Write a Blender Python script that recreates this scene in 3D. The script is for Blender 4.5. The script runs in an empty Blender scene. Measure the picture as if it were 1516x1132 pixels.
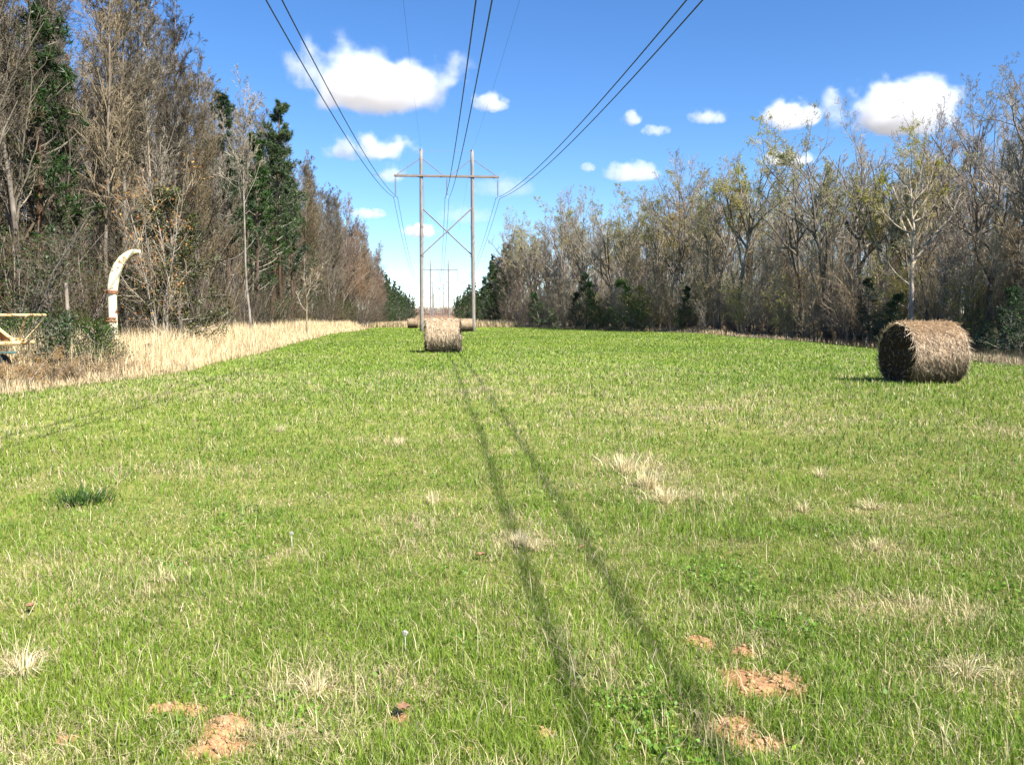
import bpy, math, random
import numpy as np
from mathutils import Vector, Matrix, Euler
R = math.radians
sc = bpy.context.scene
C = sc.collection
rng = np.random.default_rng(7)
random.seed(7)

# ------------------------------------------------------------------ camera, sky, sun, exposure
F_PX, EYE = 1240.0, 1.6
YAW, PITCH = math.atan(113 / F_PX), math.atan(98 / F_PX)
cd = bpy.data.cameras.new('camera'); cam = bpy.data.objects.new('camera', cd); C.objects.link(cam)
cd.sensor_width = 36; cd.lens = 36 * F_PX / 1516; cd.clip_end = 20000; cd.clip_start = 0.05
cam.location = (0, 0, EYE); cam.rotation_euler = (math.pi / 2 - PITCH, 0, -YAW)
sc.camera = cam
SUN = Vector((0.637, -0.75, 1.0)).normalized()            # towards the sun
w = bpy.data.worlds.new('World'); sc.world = w; w.use_nodes = True
nt = w.node_tree; nt.nodes.clear()
sky = nt.nodes.new('ShaderNodeTexSky'); sky.sky_type = 'NISHITA'; sky.sun_disc = False
sky.sun_elevation = math.asin(SUN.z); sky.sun_rotation = math.atan2(SUN.x, SUN.y)
sky.altitude = 1500; sky.air_density = 1.0; sky.dust_density = 0.12; sky.ozone_density = 4.0
bg = nt.nodes.new('ShaderNodeBackground'); bg.inputs[1].default_value = 0.092
ow = nt.nodes.new('ShaderNodeOutputWorld')
hsv = nt.nodes.new('ShaderNodeHueSaturation'); hsv.inputs['Saturation'].default_value = 1.2; hsv.inputs['Hue'].default_value = .505
nt.links.new(sky.outputs[0], hsv.inputs['Color']); nt.links.new(hsv.outputs[0], bg.inputs[0]); nt.links.new(bg.outputs[0], ow.inputs[0])
sd = bpy.data.lights.new('sun', 'SUN'); sd.energy = 4.9; sd.angle = R(0.4); sd.color = (1, 0.955, 0.89)
so = bpy.data.objects.new('sun', sd); C.objects.link(so)
so.rotation_euler = SUN.to_track_quat('Z', 'Y').to_euler(); so.location = (30, -20, 60)
sc.view_settings.view_transform = 'Standard'; sc.view_settings.look = 'None'
sc.view_settings.exposure = 1.2; sc.view_settings.gamma = 1; sc.view_settings.use_curve_mapping = False
cy = sc.cycles
cy.max_bounces = 16; cy.diffuse_bounces = 3; cy.glossy_bounces = 2; cy.transmission_bounces = 4
cy.volume_bounces = 16; cy.transparent_max_bounces = 8; cy.caustics_reflective = False; cy.caustics_refractive = False
cy.use_denoising = True; cy.denoiser = 'OPENIMAGEDENOISE'; cy.denoising_input_passes = 'RGB_ALBEDO_NORMAL'; cy.denoising_prefilter = 'ACCURATE'; cy.volume_max_steps = 64; cy.use_adaptive_sampling = False
cy.sample_clamp_indirect = 8

# ------------------------------------------------------------------ helpers
CAMROT = cam.rotation_euler.to_matrix()
def ray(px, py):
    return CAMROT @ Vector(((px - 758) / F_PX, (566 - py) / F_PX, -1))
def at(px, py, y):
    """the world point seen at a photograph pixel, at distance y along the power line's corridor"""
    d = ray(px, py); t = y / d.y
    return Vector((d.x * t, y, EYE + d.z * t))

def tag(o, label=None, cat=None, group=None, kind=None):
    if label: o['label'] = label
    if cat: o['category'] = cat
    if group: o['group'] = group
    if kind: o['kind'] = kind
    return o

def empty(name, loc=(0, 0, 0), rz=0.0, scale=1.0):
    o = bpy.data.objects.new(name, None); o.empty_display_size = 0.3
    o.location = loc; o.rotation_euler = (0, 0, rz); o.scale = (scale,) * 3
    C.objects.link(o); return o

def link(name, me, mats, parent=None, loc=None, rot=None):
    o = bpy.data.objects.new(name, me)
    if mats is not None:
        for m in (mats if isinstance(mats, (list, tuple)) else [mats]): me.materials.append(m)
    if parent: o.parent = parent
    if loc is not None: o.location = loc
    if rot is not None: o.rotation_euler = rot
    C.objects.link(o); return o

def np_mesh(name, V, loops, sizes, mat_idx=None, smooth=False, col=None):
    """V (n,3); loops flat vertex ids; sizes = vertices of each face"""
    me = bpy.data.meshes.new(name)
    V = np.ascontiguousarray(V, dtype=np.float32); loops = np.ascontiguousarray(loops, dtype=np.int32)
    sizes = np.ascontiguousarray(sizes, dtype=np.int32)
    me.vertices.add(len(V)); me.vertices.foreach_set('co', V.ravel())
    me.loops.add(len(loops)); me.loops.foreach_set('vertex_index', loops)
    me.polygons.add(len(sizes))
    st = np.zeros(len(sizes), dtype=np.int32); st[1:] = np.cumsum(sizes)[:-1]
    me.polygons.foreach_set('loop_start', st)
    if mat_idx is not None: me.polygons.foreach_set('material_index', np.ascontiguousarray(mat_idx, dtype=np.int32))
    me.polygons.foreach_set('use_smooth', np.full(len(sizes), smooth, dtype=bool))
    if col is not None:
        a = me.color_attributes.new('col', 'FLOAT_COLOR', 'POINT')
        c4 = np.ones((len(V), 4), dtype=np.float32); c4[:, :3] = col
        a.data.foreach_set('color', c4.ravel())
    me.update(calc_edges=True); me.validate()
    return me

class Geo:
    """collects arrays into one mesh"""
    def __init__(s): s.V = []; s.L = []; s.S = []; s.M = []; s.Col = []; s.n = 0
    def add(s, V, F, mi=0, col=None):
        """F (m,k) faces"""
        V = np.asarray(V, dtype=np.float32); F = np.asarray(F, dtype=np.int64)
        s.V.append(V); s.L.append((F + s.n).ravel()); s.S.append(np.full(len(F), F.shape[1])); s.M.append(np.full(len(F), mi))
        s.Col.append(np.broadcast_to(np.asarray((1, 1, 1) if col is None else col, dtype=np.float32), (len(V), 3)))
        s.n += len(V)
    def tubes(s, P, Rr, k=3, mi=0, cap=False, col=None):
        """P (m,n,3) polylines, Rr (m,n) radii -> m tubes of k sides"""
        P = np.asarray(P, float); Rr = np.asarray(Rr, float)
        m, n, _ = P.shape
        T = np.empty_like(P); T[:, 1:-1] = P[:, 2:] - P[:, :-2]; T[:, 0] = P[:, 1] - P[:, 0]; T[:, -1] = P[:, -1] - P[:, -2]
        T /= np.linalg.norm(T, axis=2, keepdims=True) + 1e-9
        mean = P[:, -1] - P[:, 0]
        ref = np.where((np.abs(mean[:, 2:3]) < 0.8 * np.linalg.norm(mean, axis=1, keepdims=True)), np.array([[0, 0, 1.0]]), np.array([[1.0, 0, 0]]))
        A = np.cross(T, ref[:, None, :]); A /= np.linalg.norm(A, axis=2, keepdims=True) + 1e-9
        B = np.cross(T, A)
        th = np.arange(k) * 2 * math.pi / k
        ring = (A[:, :, None, :] * np.cos(th)[None, None, :, None] + B[:, :, None, :] * np.sin(th)[None, None, :, None])
        V = P[:, :, None, :] + ring * Rr[:, :, None, None]
        base = (np.arange(m) * n * k)[:, None, None]
        i = (np.arange(n - 1) * k)[None, :, None]; j = np.arange(k)[None, None, :]; j2 = (np.arange(k) + 1) % k
        a = base + i + j; b = base + i + j2[None, None, :]
        F = np.stack([a, b, b + k, a + k], axis=-1).reshape(-1, 4)
        if col is not None and np.ndim(col) == 2: col = np.repeat(np.asarray(col), n * k, axis=0)
        n0 = s.n
        s.add(V.reshape(-1, 3), F, mi, col)
        if cap:
            Fc = (base[:, :, 0] + np.arange(k)[None, ::-1]); Fe = (base[:, :, 0] + (n - 1) * k + np.arange(k)[None, :])
            for FF in (Fc, Fe):
                s.L.append((FF + n0).ravel()); s.S.append(np.full(len(FF), k)); s.M.append(np.full(len(FF), mi))
    def leaves(s, P, count, spread, size, mi=1, aspect=2.2, droop=None, col=None, colvar=0.0):
        """count small pointed leaves about each point of P"""
        m = len(P); N = m * count
        c = np.repeat(np.asarray(P, float), count, axis=0) + rng.normal(0, spread, (N, 3))
        d = rng.normal(0, 1, (N, 3)); 
        if droop: d[:, 2] += droop
        d /= np.linalg.norm(d, axis=1, keepdims=True)
        e = np.cross(d, rng.normal(0, 1, (N, 3))); e /= np.linalg.norm(e, axis=1, keepdims=True)
        sz = (size * rng.uniform(0.6, 1.4, (N, 1)))
        V = np.stack([c - d * sz / 2, c + e * sz / aspect / 2, c + d * sz / 2, c - e * sz / aspect / 2], axis=1).reshape(-1, 3)
        F = np.arange(N * 4).reshape(-1, 4)
        if col is None: cc = None
        else:
            cc = np.asarray(col, float)[None, :] * (1 + rng.normal(0, colvar, (N, 1))) * (1 + rng.normal(0, colvar * 0.4, (N, 3)))
            cc = np.repeat(np.clip(cc, 0.004, 1), 4, axis=0)
        s.add(V, F, mi, cc)
    def box(s, c, size, rot=None, mi=0, bevel=0.0, col=None):
        x, y, z = [v / 2 for v in size]; b = bevel
        if b <= 0:
            V = np.array([[sx * x, sy * y, sz * z] for sx in (-1, 1) for sy in (-1, 1) for sz in (-1, 1)])
            F = np.array([[0, 1, 3, 2], [4, 6, 7, 5], [0, 4, 5, 1], [2, 3, 7, 6], [0, 2, 6, 4], [1, 5, 7, 3]])
            if rot is not None: V = V @ np.array(rot).T
            s.add(V + np.array(c), F, mi, col)
            return
        # bevelled: an octagonal section extruded, with chamfered ends
        prof = np.array([(-x + b, -y), (x - b, -y), (x, -y + b), (x, y - b), (x - b, y), (-x + b, y), (-x, y - b), (-x, -y + b)])
        ins = prof * np.array([(x - b) / x, (y - b) / y])
        rings = [np.c_[ins, np.full(8, -z)], np.c_[prof, np.full(8, -z + b)], np.c_[prof, np.full(8, z - b)], np.c_[ins, np.full(8, z)]]
        V = np.vstack(rings); F = []
        for r_ in range(3):
            for k in range(8): F.append((r_ * 8 + k, r_ * 8 + (k + 1) % 8, (r_ + 1) * 8 + (k + 1) % 8, (r_ + 1) * 8 + k))
        if rot is not None: V = V @ np.array(rot).T
        n0 = s.n
        s.add(V + np.array(c), np.array(F), mi, col)
        for FF in (np.arange(8)[::-1], 24 + np.arange(8)):
            s.L.append(FF + n0); s.S.append(np.array([8])); s.M.append(np.array([mi]))
    def mesh(s, name, smooth=False, col=True):
        return np_mesh(name, np.vstack(s.V), np.concatenate(s.L), np.concatenate(s.S), np.concatenate(s.M), smooth, np.vstack(s.Col) if col else None)

def polytube(g, pts, r, k=8, mi=0, cap=True, col=None):
    P = np.array([[tuple(p) for p in pts]]); rr = np.full((1, len(pts)), r) if np.isscalar(r) else np.array([r])
    g.tubes(P, rr, k, mi, cap, col)

# smooth value noise, shared by the ground, the blades and the tufts
_tab = np.random.default_rng(99).random((256, 256))
def vn(x, y, s):
    x = np.asarray(x, float) / s + 1000.37; y = np.asarray(y, float) / s + 1000.71
    xi = np.floor(x).astype(int); yi = np.floor(y).astype(int); fx = x - xi; fy = y - yi
    fx = fx * fx * (3 - 2 * fx); fy = fy * fy * (3 - 2 * fy)
    a = _tab[xi & 255, yi & 255]; b = _tab[(xi + 1) & 255, yi & 255]; c = _tab[xi & 255, (yi + 1) & 255]; d = _tab[(xi + 1) & 255, (yi + 1) & 255]
    return (a * (1 - fx) + b * fx) * (1 - fy) + (c * (1 - fx) + d * fx) * fy
def fbm(x, y, s, o=3):
    v = 0; a = 1; t = 0
    for k in range(o): v = v + a * vn(x + 17.3 * k, y - 9.1 * k, s / 2 ** k); t += a; a *= 0.5
    return v / t
def sstep(a, b, x): 
    t = np.clip((np.asarray(x, float) - a) / (b - a), 0, 1); return t * t * (3 - 2 * t)

# ------------------------------------------------------------------ the lie of the land
def edge_left(y):  return np.interp(y, [0, 17, 19.8, 21.5, 26, 38, 53, 83, 150], [-9.2, -9.0, -8.8, -8.0, -7.4, -7.5, -8.4, -9.7, -10.5]) + 0.5 * (vn(y, 3.0, 3.0) - 0.5)
def edge_right(y): return np.interp(y, [0, 32, 42, 57, 76, 90, 130, 165], [20, 22.5, 25.0, 27.4, 27.8, 26, 20, 12]) + 0.8 * (vn(y, 31.0, 4.0) - 0.5)
FIELD_END = 150.0
# bare clay patches: pixel centre -> ground, radii in metres
def gp(px, py):
    d = ray(px, py); t = -EYE / d.z
    return d.x * t, d.y * t
SOIL = []
for (px, py, rx, ry) in [(1108, 1015, .17, .20), (1085, 1075, .13, .11), (1125, 1105, .15, .09), (1168, 1018, .09, .13), (1040, 952, .07, .09), (1100, 965, .06, .06), (245, 1052, .14, .08), (335, 1082, .12, .12), (320, 1115, .18, .10),
                         (270, 1058, .10, .06), (100, 1105, .07, .05), (596, 1068, .05, .05),  (815, 1095, .05, .05), (700, 1120, .05, .04)]:
    gx, gy = gp(px, py); SOIL.append((gx, gy, rx, ry))
def soil(x, y):
    v = np.zeros_like(np.asarray(x, float))
    wob = 0.35 + 1.3 * fbm(x, y, 0.13, 4)
    for sx, sy, rx, ry in SOIL:
        q = np.sqrt(((x - sx) / rx) ** 2 + ((y - sy) / ry) ** 2) / wob
        v = np.maximum(v, 1 - sstep(0.45, 1.35, q))
    return v
def ground_z(x, y):
    x = np.asarray(x, float); y = np.asarray(y, float)
    z = -0.35 * sstep(60, 130, y) - 1.0 * sstep(140, 330, y) + 3.2 * sstep(450, 900, y) + 6.0 * sstep(850, 1700, y)
    z = z + 0.10 * (fbm(x, y, 14, 2) - 0.5) * sstep(6, 20, y)
    near = 1 - sstep(18, 40, y)
    z = z + near * (0.05 * (fbm(x, y, 0.9, 3) - 0.5))
    er = edge_right(y)
    pond = sstep(er + 0.5, er + 2.5, x) * (1 - sstep(er + 11, er + 15, x)) * sstep(20, 28, y) * (1 - sstep(74, 86, y))
    z = z - 0.75 * pond - .30 * sstep(er - 5, er, x) * sstep(20, 30, y) * (1 - sstep(74, 86, y))
    rise = sstep(er + 14, er + 40, x) * 1.2 * (1 - sstep(200, 400, y))
    s_ = soil(x, y)
    z = z + rise + s_ * (0.06 * (fbm(x, y, 0.13, 3) - .35))
    return z
def gz(x, y): return float(ground_z(np.array([x]), np.array([y]))[0])

# how strawy the field is at a point (0 green .. 1 straw)
STRAW_SPOTS = []
for (px, py, rx, ry, a) in [(945, 690, .55, .9, 1.0), (985, 735, .35, .5, .8), (780, 800, .28, .22, .9), (640, 770, .5, .35, .5), (405, 745, .4, .3, .35), (35, 980, .12, .1, .9), (470, 1020, .35, .25, .7), (430, 1100, .3, .12, .7),
                            (1290, 760, .4, .3, .55), (1300, 810, .2, .2, .6), (1500, 640, .6, .6, .5), (1085, 735, .6, .5, .45), (250, 770, .5, .3, .35), (310, 700, .6, .5, .3), (1400, 905, .35, .2, .7), (1440, 1000, .4, .3, .5),
                            (700, 577, .9, .9, .6), (590, 652, .14, .3, .8), (640, 735, .3, .3, .5), (860, 640, .5, .6, .35), (1060, 600, 1.4, 1.2, .35), (300, 585, 2., 1.0, .3), (190, 700, .7, .3, .3), (1380, 780, .5, .2, .4), (1320, 900, .4, .3, .4)]:
    gx, gy = gp(px, py); STRAW_SPOTS.append((gx, gy, rx, ry, a))
def straw(x, y):
    n = fbm(x, y, 1.7, 4)
    v = 0.14 + 0.20 * sstep(0.50, 0.80, n) + 0.38 * sstep(0.48, 0.85, fbm(x, y, 0.42, 3)) + 0.12 * sstep(.5, .9, vn(x, y, .09))
    v = v * (0.7 + 0.45 * sstep(0.35, 0.65, vn(x, y, 6.5)))
    for sx, sy, rx, ry, a in STRAW_SPOTS:
        q = ((x - sx) / rx) ** 2 + ((y - sy) / ry) ** 2
        v = v + a * 0.75 * np.exp(-q) * (0.6 + 0.8 * vn(x, y, 0.12))
    v = v * (1 - 0.65 * sstep(14, 45, y))
    return np.clip(v, 0, 0.92)

# ------------------------------------------------------------------ materials
def mat(name):
    m = bpy.data.materials.new(name); m.use_nodes = True; n = m.node_tree; n.nodes.clear(); return m, n
def N(n, t, **kw):
    x = n.nodes.new(t)
    for k, v in kw.items():
        if k == 'inp':
            for a, b in v.items(): x.inputs[a].default_value = b
        else: setattr(x, k, v)
    return x
def ramp(n, stops):
    r = n.nodes.new('ShaderNodeValToRGB'); e = r.color_ramp.elements
    e[0].position, e[0].color = stops[0][0], (*stops[0][1], 1)
    e[1].position, e[1].color = stops[-1][0], (*stops[-1][1], 1)
    for p, c in stops[1:-1]:
        x = e.new(p); x.color = (*c, 1)
    return r
def simple(name, stops, scale=8.0, rough=0.9, detail=4, spec=0.2, bump=0.0, bscale=30, metal=0.0, stretch=(1, 1, 1), attr=False, obj_var=0.0, translucent=0.0):
    m, n = mat(name); L = n.links.new
    tc = N(n, 'ShaderNodeTexCoord'); mp = N(n, 'ShaderNodeMapping'); mp.inputs['Scale'].default_value = stretch
    L(tc.outputs['Object'], mp.inputs[0])
    nz = N(n, 'ShaderNodeTexNoise', inp={'Scale': scale, 'Detail': detail, 'Roughness': 0.6}); L(mp.outputs[0], nz.inputs[0])
    rp = ramp(n, stops); L(nz.outputs[0], rp.inputs[0]); colr = rp.outputs[0]
    if attr:
        at_ = N(n, 'ShaderNodeAttribute', attribute_name='col'); mx = N(n, 'ShaderNodeMix', data_type='RGBA', blend_type='MULTIPLY'); mx.inputs[0].default_value = 1
        L(colr, mx.inputs[6]); L(at_.outputs['Color'], mx.inputs[7]); colr = mx.outputs[2]
    if obj_var:
        oi = N(n, 'ShaderNodeObjectInfo'); mr = N(n, 'ShaderNodeMapRange'); mr.inputs[3].default_value = 1 - obj_var; mr.inputs[4].default_value = 1 + obj_var
        L(oi.outputs['Random'], mr.inputs[0]); hs = N(n, 'ShaderNodeHueSaturation'); L(colr, hs.inputs['Color']); L(mr.outputs[0], hs.inputs['Value'])
        ml = N(n, 'ShaderNodeMath', operation='MULTIPLY_ADD'); ml.inputs[1].default_value = 0.5; ml.inputs[2].default_value = 0.75
        fr = N(n, 'ShaderNodeMath', operation='FRACT'); f2 = N(n, 'ShaderNodeMath', operation='MULTIPLY'); f2.inputs[1].default_value = 7.31
        L(oi.outputs['Random'], f2.inputs[0]); L(f2.outputs[0], fr.inputs[0]); L(fr.outputs[0], ml.inputs[0]); L(ml.outputs[0], hs.inputs['Saturation'])
        colr = hs.outputs[0]
    out = N(n, 'ShaderNodeOutputMaterial')
    if translucent:
        d = N(n, 'ShaderNodeBsdfDiffuse'); t = N(n, 'ShaderNodeBsdfTranslucent'); g = N(n, 'ShaderNodeBsdfGlossy', inp={'Roughness': 0.45})
        a = N(n, 'ShaderNodeMixShader'); a.inputs[0].default_value = translucent; b = N(n, 'ShaderNodeMixShader'); b.inputs[0].default_value = spec
        L(colr, d.inputs[0]); L(colr, t.inputs[0]); L(d.outputs[0], a.inputs[1]); L(t.outputs[0], a.inputs[2]); L(a.outputs[0], b.inputs[1]); L(g.outputs[0], b.inputs[2])
        g.inputs['Color'].default_value = (.8, .8, .8, 1); L(b.outputs[0], out.inputs[0]); return m
    bs = N(n, 'ShaderNodeBsdfPrincipled', inp={'Roughness': rough, 'Specular IOR Level': spec, 'Metallic': metal}); L(colr, bs.inputs['Base Color'])
    if bump:
        b2 = N(n, 'ShaderNodeTexNoise', inp={'Scale': bscale, 'Detail': 5}); L(mp.outputs[0], b2.inputs[0])
        bm = N(n, 'ShaderNodeBump', inp={'Strength': 0.8, 'Distance': bump}); L(b2.outputs[0], bm.inputs['Height']); L(bm.outputs[0], bs.inputs['Normal'])
    L(bs.outputs[0], out.inputs[0]); return m

W1 = (1, 1, 1)
m_blade = simple('grass_blades', [(0.3, (.9, .9, .9)), (0.7, (1.1, 1.1, 1.1))], 3, attr=True, translucent=0.38, spec=0.02)
m_drygrass = simple('dry_grass_blades', [(0.3, (.85, .85, .85)), (0.7, (1.1, 1.08, 1.02))], 2, attr=True, translucent=0.25, spec=0.03)
m_leaf = simple('leaves', [(0.3, (.7, .7, .7)), (0.7, (1.2, 1.2, 1.15))], 1.3, attr=True, translucent=0.25, spec=0.025, obj_var=0.12)
m_twig = simple('twigs', [(0.3, (.19, .165, .13)), (0.7, (.40, .355, .28))], 0.8, attr=True, obj_var=0.22, rough=1, spec=0.1)
m_bark = simple('bark', [(0.3, (.085, .068, .052)), (0.55, (.21, .18, .145)), (0.75, (.34, .30, .25))], 5, attr=True, stretch=(1, 1, .25), obj_var=0.3, bump=0.03, bscale=14, rough=1, spec=0.1)
m_pine_bark = simple('pine_bark', [(0.3, (.06, .04, .03)), (0.7, (.16, .105, .07))], 5, stretch=(1, 1, .25), obj_var=0.2, rough=1, spec=0.1)
m_needles = simple('pine_needles', [(0.3, (.7, .7, .7)), (0.7, (1.3, 1.25, 1.1))], 0.9, attr=True, translucent=0.15, spec=0.03, obj_var=0.2)
m_pole = simple('weathered_pole_wood', [(0.25, (.15, .125, .105)), (0.5, (.27, .235, .205)), (0.75, (.38, .345, .31))], 3.5, stretch=(6, 6, .35), bump=0.01, bscale=8, rough=.9)
m_arm = simple('crossarm_wood', [(0.3, (.17, .135, .115)), (0.7, (.32, .27, .24))], 3, stretch=(.4, 6, 6), rough=.9)
m_galv = simple('galvanised_steel', [(0.3, (.22, .23, .24)), (0.7, (.38, .39, .40))], 10, rough=.5, metal=.6, spec=.5)
m_glassins = simple('insulator_glaze', [(0.3, (.20, .19, .19)), (0.7, (.33, .32, .32))], 10, rough=.3, spec=.5)
m_wire = simple('aluminium_cable', [(0.3, (.035, .037, .045)), (0.7, (.06, .062, .07))], 4, rough=.6, spec=.3)
m_haydry = simple('hay_surface', [(0.25, (.16, .10, .05)), (0.38, (.40, .285, .165)), (0.52, (.64, .49, .32)), (0.8, (.80, .66, .47))], 9, attr=True, stretch=(1, 1, 1), bump=0.03, bscale=22, detail=8, rough=1, spec=.1)
m_hayend = simple('hay_weathered_shaded_end', [(0.3, (.022, .015, .011)), (0.6, (.055, .038, .026)), (0.8, (.12, .09, .06))], 14, bump=0.03, bscale=30, detail=8, rough=1, spec=.1)  # weathered brown, darkened further so the end's shade sits in the colour
m_straw = simple('loose_hay_stalks', [(0.3, (.85, .85, .85)), (0.7, (1.1, 1.1, 1.1))], 5, attr=True, translucent=.12, spec=.03)
m_clay = simple('clay_clod', [(0.3, (.30, .16, .08)), (0.6, (.50, .30, .155)), (0.8, (.58, .39, .23))], 22, bump=0.01, bscale=60, detail=8, rough=1, spec=.1)
m_deadleaf = simple('dead_leaf', [(0.3, (.22, .11, .055)), (0.7, (.50, .31, .18))], 40, translucent=.2, spec=.04)
m_seed = simple('seed_head', [(0.3, (.6, .58, .50)), (0.7, (.8, .77, .68))], 40, translucent=.3, spec=.02)

def rusty(name, paint, rust_amt, scale=5):
    m, n = mat(name); L = n.links.new
    tc = N(n, 'ShaderNodeTexCoord')
    a = N(n, 'ShaderNodeTexNoise', inp={'Scale': scale, 'Detail': 8, 'Roughness': 0.65}); L(tc.outputs['Object'], a.inputs[0])
    b = N(n, 'ShaderNodeTexNoise', inp={'Scale': 18, 'Detail': 6}); L(tc.outputs['Object'], b.inputs[0])
    rr = ramp(n, [(0.3, (.10, .035, .015)), (0.7, (.42, .18, .065))]); L(b.outputs[0], rr.inputs[0])
    pp = ramp(n, [(0.3, tuple(c * .85 for c in paint)), (0.7, paint)]); L(b.outputs[0], pp.inputs[0])
    mk = ramp(n, [(1 - rust_amt - .05, (0, 0, 0)), (1 - rust_amt + .02, (1, 1, 1))]); L(a.outputs[0], mk.inputs[0])
    mx = N(n, 'ShaderNodeMix', data_type='RGBA'); L(mk.outputs[0], mx.inputs[0]); L(pp.outputs[0], mx.inputs[6]); L(rr.outputs[0], mx.inputs[7])
    bs = N(n, 'ShaderNodeBsdfPrincipled', inp={'Roughness': .6}); L(mx.outputs[2], bs.inputs['Base Color'])
    bm = N(n, 'ShaderNodeBump', inp={'Strength': .5, 'Distance': .004}); L(a.outputs[0], bm.inputs['Height']); L(bm.outputs[0], bs.inputs['Normal'])
    o = N(n, 'ShaderNodeOutputMaterial'); L(bs.outputs[0], o.inputs[0]); return m
m_cream = rusty('cream_paint_with_rust', (.90, .79, .52), .405)
m_creamrust = rusty('rust_streaked_yellow_cream_paint', (.90, .66, .30), .44, 7)
m_rust = rusty('bare_rust', (.28, .12, .06), .6)

# ground: colour attribute for the zones, noise for the detail
m_ground, n = mat('field_ground'); L = n.links.new
atn = N(n, 'ShaderNodeAttribute', attribute_name='col'); tc = N(n, 'ShaderNodeTexCoord')
n1 = N(n, 'ShaderNodeTexNoise', inp={'Scale': 3.0, 'Detail': 10, 'Roughness': .7}); L(tc.outputs['Object'], n1.inputs[0])
n2 = N(n, 'ShaderNodeTexNoise', inp={'Scale': 45.0, 'Detail': 8, 'Roughness': .75}); L(tc.outputs['Object'], n2.inputs[0])
r1 = ramp(n, [(0.3, (.72, .70, .66)), (0.7, (1.25, 1.2, 1.2))]); L(n1.outputs[0], r1.inputs[0])
r2 = ramp(n, [(0.3, (.6, .6, .6)), (0.7, (1.35, 1.33, 1.3))]); L(n2.outputs[0], r2.inputs[0])
x1 = N(n, 'ShaderNodeMix', data_type='RGBA', blend_type='MULTIPLY'); x1.inputs[0].default_value = 1; L(atn.outputs['Color'], x1.inputs[6]); L(r1.outputs[0], x1.inputs[7])
x2 = N(n, 'ShaderNodeMix', data_type='RGBA', blend_type='MULTIPLY'); x2.inputs[0].default_value = 1; L(x1.outputs[2], x2.inputs[6]); L(r2.outputs[0], x2.inputs[7])
bs = N(n, 'ShaderNodeBsdfDiffuse', inp={'Roughness': 1.0}); L(x2.outputs[2], bs.inputs[0])
bm = N(n, 'ShaderNodeBump', inp={'Strength': 1.0, 'Distance': .02}); L(n2.outputs[0], bm.inputs['Height']); L(bm.outputs[0], bs.inputs['Normal'])
o = N(n, 'ShaderNodeOutputMaterial'); L(bs.outputs[0], o.inputs[0])

m_water, n = mat('pond_water'); L = n.links.new
tc = N(n, 'ShaderNodeTexCoord'); nz = N(n, 'ShaderNodeTexNoise', inp={'Scale': 3.0, 'Detail': 3}); L(tc.outputs['Object'], nz.inputs[0])
bm = N(n, 'ShaderNodeBump', inp={'Strength': .25, 'Distance': .01}); L(nz.outputs[0], bm.inputs['Height'])
bs = N(n, 'ShaderNodeBsdfPrincipled', inp={'Base Color': (.03, .022, .014, 1), 'Roughness': .08, 'IOR': 1.33}); L(bm.outputs[0], bs.inputs['Normal'])
o = N(n, 'ShaderNodeOutputMaterial'); L(bs.outputs[0], o.inputs[0])

# ------------------------------------------------------------------ ground sheet
def axis(core0, core1, step, lo, hi, grow):
    a = list(np.arange(core0, core1 + 1e-6, step))
    s = step; v = core1
    while v < hi: s *= grow; v += s; a.append(v)
    s = step; v = core0; b = []
    while v > lo: s *= grow; v -= s; b.append(v)
    return np.array(b[::-1] + a)
gx = axis(-3.5, 4.5, .035, -1500, 1500, 1.045); gy = axis(2.2, 6.5, .035, -60, 4000, 1.035)
X, Y = np.meshgrid(gx, gy, indexing='ij'); Z = ground_z(X, Y)
nx, ny = X.shape
def ground_colour(x, y):
    s_ = straw(x, y)
    green = np.array([.155, .245, .03]); st = np.array([.42, .34, .18]); thatch = np.array([.23, .225, .075])
    k = (s_ * 0.85)[..., None]
    c = green * (1 - k) + st * k
    nr = (1 - sstep(5, 26, y))[..., None]
    c = c * (1 - nr * .75) + thatch * nr * .75
    blot = (0.8 + 0.4 * fbm(x, y, 7.0, 3))[..., None]
    c = c * blot
    so_ = soil(x, y)[..., None]
    clay = np.array([.50, .29, .145]) * (0.7 + 0.6 * vn(x, y, .07))[..., None]
    c = c * (1 - so_) + clay * so_
    el = edge_left(y); er = edge_right(y)
    out = np.maximum(1 - sstep(el - .5, el + .1, x), np.maximum(sstep(er - .3, er + .4, x), sstep(FIELD_END - 5, FIELD_END, y + 3 * (vn(x, y, 4) - .5))))[..., None]
    litter = np.array([.19, .14, .085]) * (0.7 + 0.6 * fbm(x, y, 2.5, 3))[..., None]
    dry = np.array([.33, .25, .14]) + (np.array([.22, .14, .09]) - np.array([.33, .25, .14])) * sstep(250, 500, y)[..., None]
    corridor = (sstep(-14, -11, x) * (1 - sstep(15, 18, x)) * sstep(140, 150, y))[..., None]
    litter = litter * (1 - corridor) + dry * corridor
    return np.clip(c * (1 - out) + litter * out, 0, 1)
V = np.stack([X, Y, Z], -1).reshape(-1, 3)
ii = np.arange(nx - 1)[:, None] * ny + np.arange(ny - 1)[None, :]
F = np.stack([ii, ii + ny, ii + ny + 1, ii + 1], -1).reshape(-1, 4)
me = np_mesh('ground', V, F.ravel(), np.full(len(F), 4), None, True, ground_colour(X, Y).reshape(-1, 3))
tag(link('ground', me, m_ground), 'green hay field and leaf littered forest floor', kind='structure')
# pond beyond the right edge of the field
ys = np.linspace(18, 92, 40); Vp = []
for y in ys: Vp += [(float(edge_right(y)) - .4, y, -.24), (float(edge_right(y)) + 17, y, -.24)]
F = np.array([[2 * i, 2 * i + 1, 2 * i + 3, 2 * i + 2] for i in range(39)])
tag(link('pond_water', np_mesh('pond_water', np.array(Vp), F.ravel(), np.full(39, 4)), m_water), 'dark still water between the field and the trees', kind='structure')

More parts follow.
